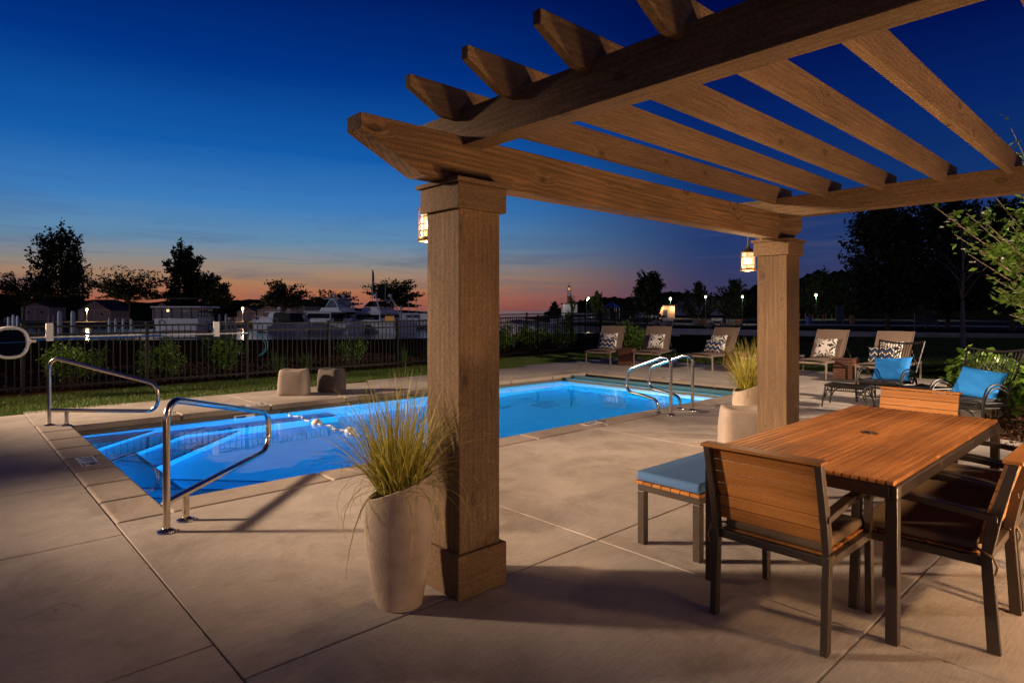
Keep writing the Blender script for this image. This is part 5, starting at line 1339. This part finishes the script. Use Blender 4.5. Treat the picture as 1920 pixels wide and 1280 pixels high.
k = MB(); k.tube(spline([(-3.5,-1.3,3.9),(-3.5,0,4.1),(-3.5,1.3,3.9)], 4), .05, 5); k.bb(-3.9, .2, -1.4, 1.4, 3.95, 4.05)
for x in (-3.6, 0): 
    for y in (-1.3, 1.3): k.tube([(x,y,3.15),(x,y,3.97)], .03, 5)
k.build('bimini', M['canvas_black'], o)
k = MB(); k.sphere((-5.4,.95,2.75), .13, 10, 6); k.build('cabin_lamp', M['cabin_light'], o)
k = MB(); k.tube([(-6.04+.0,.0+1.35+.25*math.cos(2*PI*i/16),1.55+.25*math.sin(2*PI*i/16)) for i in range(16)], .03, 5, closed=True); k.build('life_ring_emblem', M['registry'], o)
text('LIBERTY PARTY', .46, (-6.03, 0, .62), (R(90), 0, R(-90)), M['registry'], o, 'boat_name', .004)
k = MB()
for i in range(5): k.bb(-6.06, -6.0, -1.9, -1.45, .3+i*.22, .36+i*.22)
k.build('stern_ladder', M['trim'], o)
setboat(o, px(302, 62), 62+6, -14)
# small cruiser with black canvas
o = boatbase('small white cruiser with black cockpit canvas, moored right of the trawler', 0, 0, 0, 8.6, 3.0, 1.3)
k = MB(); cabin(k, .3, 3.0, 1.1, 1.3, 2.1, 0, 1.2); cabin(k, -.5, 1.2, 1.15, 1.3, 2.75, .0, .7, .2); k.build('cabin', M['gelcoat'], o)
k = MB(); cabin(k, -3.6, -.3, 1.3, 1.2, 2.62, .5, .05, .2); cv_ = k.build('cockpit_canvas', M['canvas_black'], o)
k = MB(); k.bb(-2.6, -1.9, -1.29, -1.2, 1.75, 2.3); k.bb(-1.75, -1.1, -1.29, -1.2, 1.75, 2.3); k.v = [(a, b_-.02, c) for a, b_, c in k.v]; k.build('clear_window', M['gelcoat'], cv_)
k = MB(); k.bb(-1.6, 1.2, -1.2, 1.2, 2.76, 2.86); radar(k, -.3, 0, 2.8); k.build('hardtop', M['gelcoat'], o, bevel=.03)
k = MB(); k.add([(1.25,-1.0,1.9),(1.25,1.0,1.9),(.55,.9,2.7),(.55,-.9,2.7)], [(0,1,2,3)]); k.build('windscreen', M['dark_glass'], o)
setboat(o, px(515, 77), 78, -66); o.scale = (.92,.92,.92)
# flybridge cruiser
o = boatbase('white flybridge cruiser with wide dark saloon windows, in the middle of the marina', 0, 0, 0, 12.5, 4.1, 1.5, 'flybridge_cruiser')
k = MB(); cabin(k, -2.6, 4.2, 1.75, 1.5, 2.15, 0, .8, .05); cabin(k, -2.6, 3.4, 1.6, 2.15, 3.35, 0, .9, .15); k.bb(-5.2, 3.0, -1.8, 1.8, 3.36, 3.52); k.build('cabin', M['gelcoat'], o, bevel=.04)
band(o, 'saloon_window', M['dark_glass'], -2.5, 2.3, 1.58, 2.35, 3.15, .1, nwin=4)
k = MB(); cabin(k, -4.2, -.2, 1.5, 3.52, 4.1, 0, .3, .1); k.build('flybridge', M['gelcoat'], o)
k = MB()
for s_ in (-1, 1): k.tube(spline([(-4.4, s_*1.5, 3.5), (-3.7, s_*1.4, 4.8), (-2.6, s_*1.2, 5.5)], 5), .10, 6); k.tube(spline([(-1.2, s_*1.35, 3.6), (-1.8, s_*1.3, 4.8), (-2.6, s_*1.2, 5.5)], 5), .08, 6)
k.bb(-4.2, -.8, -1.35, 1.35, 5.5, 5.6); radar(k, -2.2, .5, 5.5); radar(k, -3.0, -.6, 5.5); k.build('radar_arch', M['gelcoat'], o)
k = MB(); cabin(k, -3.8, -1.4, 1.28, 4.1, 5.45, .1, .4, .1); k.build('flybridge_enclosure', M['clear_glass'], o)
k = MB(); k.bb(-2.62, -2.58, -.9, .9, 1.6, 3.1); k.build('cockpit_door', M['dark_glass'], o)
text('LA BARCA', .42, (-.4, -1.83, 1.84), (R(90), 0, 0), M['registry'], o, 'boat_name', .004)
setboat(o, px(612, 78), 78, -58); o.scale = (.84,.84,.76)
# pilothouse yacht
o = boatbase('white pilothouse yacht with dark bimini and warm lit cockpit, nearest the pergola post', 0, 0, 0, 13.5, 4.4, 1.7, 'pilothouse_yacht')
k = MB(); cabin(k, -3.2, 4.2, 1.85, 1.7, 3.2, .2, 1.0, .15); cabin(k, -3.6, 2.4, 1.9, 3.2, 3.4, .0, .4, .0); cabin(k, -2.6, 2.2, 1.5, 3.4, 4.2, .9, .7, .2); k.build('cabin', M['gelcoat'], o, bevel=.04)
band(o, 'cabin_window', M['dark_glass'], -3.0, 2.6, 1.82, 2.1, 2.95, .1, nwin=4)
k = MB(); k.add([(-2.2,-1.3,4.25),(1.6,-1.3,4.25),(1.6,1.3,4.25),(-2.2,1.3,4.25),(-1.0,-.9,5.15),(.6,-.9,5.2),(.6,.9,5.2),(-1.0,.9,5.15)], [(0,1,5,4),(1,2,6,5),(2,3,7,6),(3,0,4,7),(4,5,6,7)]); k.build('bimini', M['canvas_black'], o)
k = MB()
for s_ in (-1, 1): k.tube(spline([(-3.0, s_*1.6, 3.4), (-2.2, s_*1.5, 4.8), (-1.5, s_*1.3, 5.9)], 5), .11, 6); k.sphere((-1.4, s_*1.3, 6.1), .3, 12, 8)
k.tube([(-1.9, -1.4, 5.3), (-1.9, 1.4, 5.3)], .09, 6); k.build('radar_arch', M['gelcoat'], o)
k = MB(); k.bb(-3.3, -3.16, -.6, .9, 1.75, 2.7); k.build('cockpit_glow', emis('warm_cockpit_glow', (.75,.36,.08,1), .18), o)  # glowing panel stands in for lamplight inside the cockpit
k = MB(); k.tube([(-2, 0, 5.2), (-2, 0, 9.0)], .035, 5); k.build('antenna_mast', M['trim'], o)
setboat(o, px(704, 78), 79, -48); o.scale = (.86,.86,.76)
# far small boats
for i, (x, hd, lab) in enumerate([(780, -60, 'small white boat half hidden by the nearest pergola post'), (758, 20, 'small white boat with a short mast left of the nearest pergola post'), (1088, 60, 'small white boat moored below the lighthouse'), (568, -75, 'small white boat showing between the canvas cruiser and the flybridge cruiser'), (660, -40, 'small white boat showing between the flybridge cruiser and the pilothouse yacht'), (444, -95, 'small white boat beside the globe lamp in the middle of the marina')]):
    o = boatbase(lab, 0, 0, 0, 8.5, 2.8, 1.3)
    k = MB(); cabin(k, -1.5, 2.4, 1.1, 1.3, 2.3, .1, .9); k.build('cabin', M['gelcoat'], o); band(o, 'cabin_window', M['dark_glass'], -1.3, 1.2, 1.08, 1.65, 2.1, .1, nwin=2)
    k = MB(); k.tube([(0,0,2.2), (0,0,4.6)], .04, 5); k.build('mast', M['trim'], o)
    setboat(o, px(x, 98), 98+i*4, hd)
# flag pole boat mast with furled pennant
o = thing('flagpole', 'tall pole with a furled dark flag behind the pilothouse yacht', 'flagpole', W(px(698, 96), 96, ZW))
k = MB(); k.tube([(0,0,0), (0,0,Z(505, 96)-ZW)], .06, 6); k.build('pole', M['trim'], o)
k = MB(); h = Z(505, 96)-ZW; k.lathe([(.02,-2.4),(.18,-1.6),(.14,-.6),(.03,0)], 8, (.16,0,h-.1)); k.build('furled_flag', simple('dark_flag', (.02,.05,.045,1), .8), o)
# pilings and docks
PLG = 'pale mooring piles in the marina'
pls = [(-6,598,60),(16,594,60),(25,590,60),(33,592,60),(112,583,50),(137,583,50),(205,596,62),(217,597,62),(231,597,62),(246,598,62),(345,580,66),(373,600,66),(388,600,66),(399,597,66),(411,588,64),(424,588,64),(432,600,66),(440,600,66),(459,589,66),(688,600,80),(752,573,88),(763,592,90),(774,590,90),(786,588,90)]
pile0 = None
for i, (x, yt, d) in enumerate(pls):
    zt = Z(yt, d); rr = .13 if d > 55 else .17
    lab = 'pale round mooring pile in the marina, number one in a cluster'
    o = thing('mooring_pile', 'pale mooring pile standing in the marina water', 'mooring pile', W(px(x, d), d, ZW), 0, PLG)
    k = MB(); k.tube([(0,0,-1), (0,0,zt-ZW-.25), (0,0,zt-ZW)], [rr, rr, rr*.6], 10); k.build('sleeve', M['pile_paint'], o, smooth=True)
DKG = 'pale finger docks'
for i, (x0_, x1_, y, d, lab) in enumerate([(-10, 60, 612, 60, 'low pale dock at the left edge of the marina'), (190, 262, 612, 62, 'pale finger dock touching the left side of the trawler'), (352, 434, 616, 66, 'pale finger dock between the trawler and the small cruiser'), (560, 640, 621, 82, 'pale dock in front of the flybridge cruiser'), (745, 800, 612, 95, 'pale dock left of the nearest pergola post')]):
    z = Z(y, d); a_ = W(px(x0_, d), d); b_ = W(px(x1_, d), d); o = thing('dock', lab, 'dock', (a_.x, a_.y, ZW), 0, DKG)
    k = MB(); k.bar((a_.x, a_.y, -.75+.0), (b_.x, b_.y, -.75), 1.4, .12); k.build('deck_boards', M['pile_paint'], o)
    k = MB(); L = (b_-a_).length; n = max(2, int(L/1.5))
    for j in range(n+1): p = a_.lerp(b_, j/n); k.tube([(p.x, p.y, ZW-.5), (p.x, p.y, -.70)], .09, 6)
    k.build('supports', M['wood_post'], o)
for i, (x, yt, d, lab) in enumerate([(95, 591, 52, 'pale dock ladder between the mooring piles at left'), (395, 605, 64, 'pale dock ladder right of the trawler')]):
    o = thing('dock_ladder', lab, 'ladder', W(px(x, d), d, ZW)); u = W(1, 0); h = Z(yt, d)-ZW; k = MB()
    for s_ in (-.2, .2): k.tube([(u.x*s_, u.y*s_, -.3), (u.x*s_, u.y*s_, h)], .035, 6)
    for j in range(6): z = .2+j*.3; k.tube([(-u.x*.2, -u.y*.2, z), (u.x*.2, u.y*.2, z)], .025, 5)
    k.build('frame', M['pile_paint'], o)
o = thing('boarding_steps', 'small white boarding stairs with handrails on the dock right of the trawler', 'boarding steps', W(px(362, 64), 64, -.69)); k = MB(); u = W(1, 0)
for j in range(3): k.box((u.x*(-.4+.35*j), u.y*(-.4+.35*j), .15+.25*(2-j)), (.35, .7, .05), rz=yaw_of(1,0))
k.build('treads', M['pile_paint'], o); k = MB()
for yy in (0, .6): 
    p = W(0, yy); k.tube(fillet([(p.x-u.x*.5, p.y-u.y*.5, 0), (p.x-u.x*.5, p.y-u.y*.5, 1.5), (p.x+u.x*.1, p.y+u.y*.1, 1.5), (p.x+u.x*.8, p.y+u.y*.8, .2)], [.2,.2], 4), .03, 6)
k.build('handrail', M['pile_paint'], o)
def picnic(label, r, d, rz, zb, mat='trim', s=1.0):
    o = thing('picnic_table', label, 'picnic table', group='picnic tables'); k = MB(); k.bb(-.9,.9,-.38,.38,.72,.77); k.build('top', M[mat], o)
    for y in (-.7, .7): k = MB(); k.bb(-.9,.9,y-.14,y+.14,.42,.46); k.build('seat', M[mat], o)
    k = MB()
    for x in (-.65,.65): k.bar((x,-.75,0),(x,-.2,.72),.08,.05,(1,0,0)); k.bar((x,.75,0),(x,.2,.72),.08,.05,(1,0,0)); k.bar((x,-.75,.40),(x,.75,.40),.06,.05,(1,0,0))
    k.build('trestle', M[mat], o); return place(o, W(r, d, zb), rz)
picnic('pale picnic table on the far path at the left edge', px(20, 106), 106, ry, -.40)
picnic('pale picnic table on the far path left of the trawler', px(232, 106), 106, ry, -.40)
picnic('pale picnic table beside the globe lamp in the middle of the marina', px(436, 106), 106, ry, -.40)
picnic('dark picnic table just right of the far pergola post', px(1502, 84), 84, ry, -.37, 'sign_dark')
picnic('dark picnic table beyond the blue bin', px(1535, 84), 84, ry, -.37, 'sign_dark')
o = thing('waste_bin', 'blue waste bin between the two dark picnic tables', 'bin', W(px(1517, 83), 83, -.37)); k = MB(); k.tube([(0,0,0),(0,0,1.05)], .34, 14); k.build('body', M['bin_blue'], o); k = MB(); k.tube([(0,0,1.06),(0,0,1.2)], [.36,.2], 14); k.build('lid', M['sign_dark'], o)
def car(label, r, d, hd, zb, mat, van=False, name='parked_car'):
    o = thing(name, label, 'van' if van else 'car'); L, w = (5.2, .98) if van else (4.5, .9); hb = .95 if van else .8; ht = 1.95 if van else 1.45
    k = MB(); k.prism([(-L/2,.35),(L/2,.35),(L/2,.7),(L/2-.15,hb),(L*.22,hb+.06),(L*.05,ht),(-L*.38 if not van else -L*.46,ht),(-L/2+.05,hb+.05)], 'y', -w, w); k.build('body', M[mat], o, bevel=.08)
    k = MB()
    for s_ in (-1, 1): k.prism([(L*.17,hb+.05),(L*.04,ht-.1),(-L*.36,ht-.1),(-L*.40,hb+.05)], 'y', s_*w-.012 if s_ > 0 else -w-.012, s_*w+.012 if s_ > 0 else -w+.012)
    k.build('window', M['dark_glass'], o)
    for x in (-L*.31, L*.31):
        for s_ in (-1, 1): k = MB(); k.tube([(x, s_*(w-.2), .34), (x, s_*(w+.01), .34)], .34, 16); k.build('wheel', M['rubber'], o)
    return place(o, W(r, d, zb), yaw_of(math.sin(R(hd)), math.cos(R(hd))))
car('pale van parked between the sheds behind the trawler', px(365, 120), 120, -100, -.40, 'carpaint', True, 'parked_van')
car('silver car parked in front of the lit building', px(1212, 132), 132, 60, -.36, 'carpaint')
car('dark car parked beside the silver one near the lit building', px(1229, 136), 136, 60, -.36, 'darkpaint')

# lighthouse on its white building
d = 170; s_ = d/1160
o = thing('lighthouse', 'small white lighthouse with black lantern room on a low white building', 'lighthouse', W(px(1067, d), d, -.5))
hB = (582-570)*s_+2.05; hT = (582-545)*s_+2.05
k = MB(); k.box((0,0,hB/2-.3), (27*s_, 5, hB+.6), rz=ry); k.build('base_building', M['gelcoat'], o); k = MB(); k.box((0,0,hB+.1), (29*s_, 5.6, .25), rz=ry); k.build('base_roof', M['shingle'], o)
k = MB(); k.lathe([(4.6*s_, hB+.2), (2.9*s_, hT)], 8, (0,0,0)); k.build('tower', M['gelcoat'], o)
k = MB(); k.lathe([(4.0*s_, hT), (4.0*s_, hT+.12), (2.0*s_, hT+.12)], 16, (0,0,0)); k.tube([(3.8*s_*math.cos(2*PI*i/16), 3.8*s_*math.sin(2*PI*i/16), hT+.9) for i in range(16)], .04, 4, closed=True); 
for i in range(8): k.tube([(3.8*s_*math.cos(2*PI*i/8), 3.8*s_*math.sin(2*PI*i/8), hT+.1), (3.8*s_*math.cos(2*PI*i/8), 3.8*s_*math.sin(2*PI*i/8), hT+.9)], .03, 4)
k.build('gallery', M['canvas_black'], o)
k = MB(); k.lathe([(2.1*s_, hT+.1), (2.1*s_, hT+.85)], 10, (0,0,0)); k.build('lantern_room', emis('dim_lantern_room', (.9,.45,.15,1), .7), o)
k = MB(); k.lathe([(2.7*s_, hT+.85), (1.2*s_, hT+1.3), (.02, hT+1.7)], 12, (0,0,0)); k.tube([(0,0,hT+1.6),(0,0,hT+2.2)], .04, 4); k.build('cupola', M['canvas_black'], o)
k = MB(); u = W(0, -1)*4.2*s_; k.box((u.x, u.y, hB+1.2), (.9, .5, 2.0), rz=ry); k.build('door', M['wood_post'], o)
# lit park building, gazebo, posts, signs, benches
o = thing('park_building', 'small building with warm lit wall and lamps across the lagoon', 'building', W(px(1247, 146), 146, -.38)); d = 146; s_ = d/1160
k = MB(); k.box((0,0,1.5), (28*s_, 4, 3.0), rz=ry); k.build('wall', simple('cream_wall', (.5,.38,.27,1), .7), o)
k = MB(); k.box((0,0,3.15), (31*s_, 5.4, .3), rz=ry); k.build('roof', M['shingle'], o)
k = MB(); u = W(-4*s_, -2.03); k.box((u.x,u.y,1.05), (1.0,.1,2.1), rz=ry); k.build('door', M['sign_dark'], o)
for xx in (-11, 11):
    u = W(xx*s_, -2.3); k = MB(); k.sphere((u.x,u.y,2.6), .16, 10, 6); k.build('wall_lamp', M['globe_warm'], o)
    l = bpy.data.lights.new('wall_light', 'POINT'); l.energy = 190; l.color = (1,.62,.3); l.shadow_soft_size = .15; lo = bpy.data.objects.new('wall_light', l); C.objects.link(lo); u = W(xx*s_, -2.9); lo.location = o.location+Vector((u.x,u.y,2.4))
o = thing('gazebo', 'blue roofed shelter on the shore beneath the wooded hill', 'gazebo', W(px(1147, 150), 150, -.38)); k = MB(); k.lathe([(2.2,2.6),(.05,4.0)], 6, (0,0,0)); k.build('roof', M['bin_blue'], o); k = MB()
for i in range(6): a = 2*PI*i/6; k.tube([(1.8*math.cos(a),1.8*math.sin(a),0),(1.8*math.cos(a),1.8*math.sin(a),2.6)], .08, 5)
k.build('posts', M['trim'], o)
for i in range(13):
    x = 1499+i*8.2+(3 if i % 3 else 0); d = 150
    o = MB().tube([(0,0,0),(0,0,1.25)], .14, 6).build('bollard', M['wood_post']); o.location = W(px(x, d), d, -.37); tag(o, 'short wooden bollard in the row edging the park road', 'bollard', 'wooden bollards edging the park road')
def kiosk(label, r, d, w, h, z0, panels=1):
    o = thing('notice_board', label, 'notice board'); k = MB()
    for p_ in range(panels):
        x0_ = -w/2+p_*(w/panels)+.06; x1_ = -w/2+(p_+1)*(w/panels)-.06; k.bb(x0_, x1_, -.04, .04, z0, h)
    k.build('panel', M['sign_dark'], o); k = MB()
    for i in range(panels+1): x = -w/2+i*w/panels; k.bb(x-.06, x+.06, -.06, .06, 0, h+.1)
    k.build('post', M['green_paint'], o); return place(o, W(r, d, -.37), ry)
kiosk('tall dark notice board beside the road right of the far post', px(1575, 82), 82, .95, 2.55, .6)
kiosk('wide dark double notice board under the very large tree', px(1736, 66), 66, 2.3, 1.55, .5, 2)
def pbench(label, r, d):
    o = thing('park_bench', label, 'park bench', group='white park benches'); k = MB()
    for z in (.55, .75): k.bb(-.75,.75,.2,.24,z,z+.13)
    k.build('backrest', M['trim'], o); k = MB(); k.bb(-.75,.75,-.25,.15,.42,.46); k.build('seat', M['trim'], o); k = MB()
    for x in (-.65,.65): k.bb(x-.05,x+.05,-.25,.24,0,.42); k.bb(x-.05,x+.05,.25,.30,0,.8)
    k.build('leg', M['wood_post'], o); return place(o, W(r, d, -.37), ry)
pbench('white slatted park bench across the lagoon, above the second lounger', px(1253, 88), 88); pbench('white slatted park bench between the two spiky young trees', px(1345, 84), 84)
for i, (x, w_, mt, lab) in enumerate([(1305, .8, 'stone', 'grey block at the foot of the first spiky young tree'), (1315, 1.0, 'wood_post', 'orange brown block beside the first spiky young tree'), (1370, 1.1, 'stone', 'grey block at the foot of the spiky tree near the far post'), (1384, .9, 'wood_post', 'brown block right of the trunk near the far post'), (1643, .5, 'wood_post', 'upright orange brown post lit by the road, left of the tree trunks')]):
    k = MB(); k.box((0,0,.35 if i < 4 else .6), (w_, .5, .7 if i < 4 else 1.3), rz=ry); o = k.build('stone_block' if mt == 'stone' else 'timber_block', M[mt], bevel=.05); o.location = W(px(x, 84), 84 if i < 4 else 90, -.37); tag(o, lab, 'block')
# rocks on the bank
g = np.random.default_rng(4)
for i in range(12):
    d = g.uniform(60, 92); x = g.uniform(1230, 1420); k = MB(); k.sphere((0,0,0), g.uniform(.3, .8), 8, 5, (1.4, 1, .55)); k.v = [tuple(np.array(v_)*(1+.18*g.normal())) for v_ in k.v]
    o = k.build('boulder', M['stone']); rr = px(x, d); o.location = W(rr, max(d, np.interp(rr, [9, 14, 26, 45], [92, 80, 72, 60])+1), -.3); tag(o, 'grey boulder lying on the bank across the lagoon', 'boulder', 'boulders on the bank across the lagoon')
# ------------------------------------------------------------------ sky
w = bpy.data.worlds.new('World'); bpy.context.scene.world = w; w.use_nodes = True
nt = w.node_tree; bg = nt.nodes['Background']
tc = N(nt, 'ShaderNodeTexCoord'); nz = N(nt, 'ShaderNodeVectorMath', operation='NORMALIZE'); nt.links.new(tc.outputs['Generated'], nz.inputs[0])
sp = N(nt, 'ShaderNodeSeparateXYZ'); nt.links.new(nz.outputs[0], sp.inputs[0])
el = mathn(nt, 'MULTIPLY', mathn(nt, 'ARCSINE', sp.outputs[2]), 180/PI/60)      # 1.0 = 60 degrees
mp = N(nt, 'ShaderNodeMapping'); mp.inputs['Scale'].default_value = (2.0, 2.0, 26); nt.links.new(nz.outputs[0], mp.inputs[0])
cn = noise(nt, mp.outputs[0], 1.6, 6, .62, .5)
elw = mathn(nt, 'MAXIMUM', mathn(nt, 'ADD', el, mathn(nt, 'MULTIPLY', mathn(nt, 'SUBTRACT', cn, .5), .028)), 0.0)
deg = lambda a: a/60
glow = ramp(nt, [(0, lin(150,84,70)), (deg(1.2), lin(170,103,76)), (deg(2.6), lin(168,126,94)), (deg(4.0), lin(140,135,130)), (deg(6), lin(98,137,170)), (deg(9), lin(62,122,184)), (deg(13.5), lin(26,92,168)), (deg(20), lin(5,55,132)), (deg(27), lin(0,32,96)), (deg(40), lin(0,18,62)), (1, lin(0,12,44))])
far = ramp(nt, [(0, lin(70,58,82)), (deg(2), lin(60,60,92)), (deg(5), lin(44,60,104)), (deg(10), lin(24,54,108)), (deg(16), lin(14,40,100)), (deg(22), lin(3,22,78)), (deg(30), lin(0,12,56)), (1, lin(0,8,36))])
nt.links.new(elw, glow.inputs[0]); nt.links.new(elw, far.inputs[0])
gd = W(-.42, .91); gd.normalize()
hl = mathn(nt, 'SQRT', mathn(nt, 'ADD', mathn(nt, 'MULTIPLY', sp.outputs[0], sp.outputs[0]), mathn(nt, 'MULTIPLY', sp.outputs[1], sp.outputs[1])))
dt = mathn(nt, 'DIVIDE', mathn(nt, 'ADD', mathn(nt, 'MULTIPLY', sp.outputs[0], gd.x), mathn(nt, 'MULTIPLY', sp.outputs[1], gd.y)), mathn(nt, 'MAXIMUM', hl, .001))
mr = N(nt, 'ShaderNodeMapRange', interpolation_type='SMOOTHSTEP'); mr.inputs['From Min'].default_value = 1.0; mr.inputs['From Max'].default_value = .72; nt.links.new(dt, mr.inputs['Value'])
sky = mixc(nt, mr.outputs[0], glow.outputs[0], far.outputs[0])
# pale band added to the unseen sky opposite the glow, brightening the boats
back = ramp(nt, [(0, lin(128,112,122)), (deg(12), lin(118,106,126)), (deg(28), lin(52,62,104)), (deg(45), lin(8,30,84)), (1, lin(0,12,44))]); nt.links.new(elw, back.inputs[0])
m2 = N(nt, 'ShaderNodeMapRange', interpolation_type='SMOOTHSTEP'); m2.inputs['From Min'].default_value = .1; m2.inputs['From Max'].default_value = -.6; nt.links.new(dt, m2.inputs['Value'])
sky = mixc(nt, m2.outputs[0], sky, back.outputs[0])
# thin streaks of dusk cloud low over the water
cs = ramp(nt, [(.50, (0,0,0,1)), (.66, (1,1,1,1))]); nt.links.new(cn, cs.inputs[0])
lowf = N(nt, 'ShaderNodeMapRange'); lowf.inputs['From Min'].default_value = deg(11); lowf.inputs['From Max'].default_value = deg(3); nt.links.new(el, lowf.inputs['Value'])
cf = mathn(nt, 'MULTIPLY', mathn(nt, 'MULTIPLY', cs.outputs[0], lowf.outputs[0]), .45)
sky = mixc(nt, cf, sky, lin(84, 84, 104))
bel = mathn(nt, 'LESS_THAN', sp.outputs[2], 0.0)
sky = mixc(nt, bel, sky, lin(30, 30, 44))
nt.links.new(sky, bg.inputs['Color']); bg.inputs['Strength'].default_value = 1.0

# ------------------------------------------------------------------ unseen lamps placed outside the view for the light on the terrace
def spot(name, r, d, z, tr, td, tz, energy, col, size, cone=70, blend=.6):
    l = bpy.data.lights.new(name, 'SPOT'); l.energy = energy; l.color = col; l.shadow_soft_size = size; l.spot_size = R(cone); l.spot_blend = blend
    o = bpy.data.objects.new(name, l); C.objects.link(o); p = W(r, d, z); o.location = p; o.rotation_euler = (W(tr, td, tz)-p).to_track_quat('-Z', 'Y').to_euler(); return o
def point(name, loc, energy, col, size):
    l = bpy.data.lights.new(name, 'POINT'); l.energy = energy; l.color = col; l.shadow_soft_size = size
    o = bpy.data.objects.new(name, l); C.objects.link(o); o.location = loc; return o
WARM = (1, .72, .49); AMB = (1, .60, .30)
spot('unseen_flood', -12.5, 4.2, 4.4, 2.6, 5.6, .1, 20500, WARM, .40, 27, 1.0)  # unseen light from the left, following the shadow directions
spot('unseen_flood', -17, 9.4, 5.2, -1.8, 10.6, .1, 24000, WARM, .35, 38, 1.0)
spot('unseen_flood', 13.0, 6.0, 4.2, 5.6, 11.3, .2, 9500, (1,.76,.54), .15, 70, .9)  # unseen light from the right, following the shadows by the loungers
spot('foliage_fill', 3.9, 3.4, .35, 6.9, 8.4, 1.4, 260, (1,.84,.52), .08, 80, .8)  # unseen spot added to brighten the dogwood and the shrubs
spot('table_fill', 3.6, 1.6, 2.4, 3.0, 3.9, .76, 430, AMB, .12, 95, .9)  # unseen spot added to brighten the table top
spot('unseen_flood', 6.6, 3.2, 2.5, 2.7, 3.1, .0, 420, WARM, .10, 75, .9)  # small unseen flood added for the concrete between the chair legs
spot('marina_fill', -75, 35, 14, -14, 80, 1, 27000, (1,.95,.95), .5, 75, .8)  # unseen spot added to lift the boats out of the dark
point('lighthouse_fill', tuple(W(14.2, 158, 3.0)), 500, (1,.85,.7), .3)  # point light added in front of the lighthouse to whiten it
point('amber_fill', tuple(W(1.6, -.8, .5)), 34, AMB, .25)  # unseen point light added behind the viewer for the foreground
point('amber_fill', tuple(W(3.3, .9, .25)), 195, AMB, .2)  # unseen low point light added to warm the pergola undersides
spot('rafter_fill', 3.9, 2.2, .15, 1.6, 4.2, 2.7, 540, AMB, .12, 100, .9)  # unseen spot added to light the rafters from below
for (x, y, z, e) in ((3.6, PY0+.31, -.62, 950), (9.0, PY0+.31, -.62, 1800)):
    point('underwater_lamp', (x, y, z), e, (.0, .30, 1.0) if x < 5 else (.06, .85, .95), .08)
sun = bpy.data.lights.new('Sun', 'SUN'); sun.energy = .02; sun.angle = R(20); sun.color = (1,.6,.4); so = bpy.data.objects.new('Sun', sun); C.objects.link(so)
so.rotation_euler = (-W(-.36, .93, .06)).to_track_quat('-Z', 'Y').to_euler()

# ------------------------------------------------------------------ camera and render settings
cam = bpy.data.cameras.new('Camera'); co = bpy.data.objects.new('Camera', cam); C.objects.link(co)
co.location = (0, 0, 1.55); co.rotation_euler = (R(90), 0, HEAD-R(90) + 0)
fw = W(0, 1); co.rotation_euler = fw.to_track_quat('-Z', 'Y').to_euler()
cam.sensor_width = 36; cam.lens = 1160/1920*36; cam.shift_y = -58/1920; cam.clip_end = 20000; cam.clip_start = .05
sc = bpy.context.scene; sc.camera = co
sc.view_settings.view_transform = 'Standard'; sc.view_settings.look = 'None'; sc.view_settings.exposure = 0; sc.view_settings.gamma = 1
sc.cycles.use_denoising = True; sc.cycles.max_bounces = 8; sc.cycles.transmission_bounces = 6; sc.cycles.caustics_reflective = False; sc.cycles.caustics_refractive = False
sc.cycles.sample_clamp_indirect = 4.0; sc.cycles.use_light_tree = True
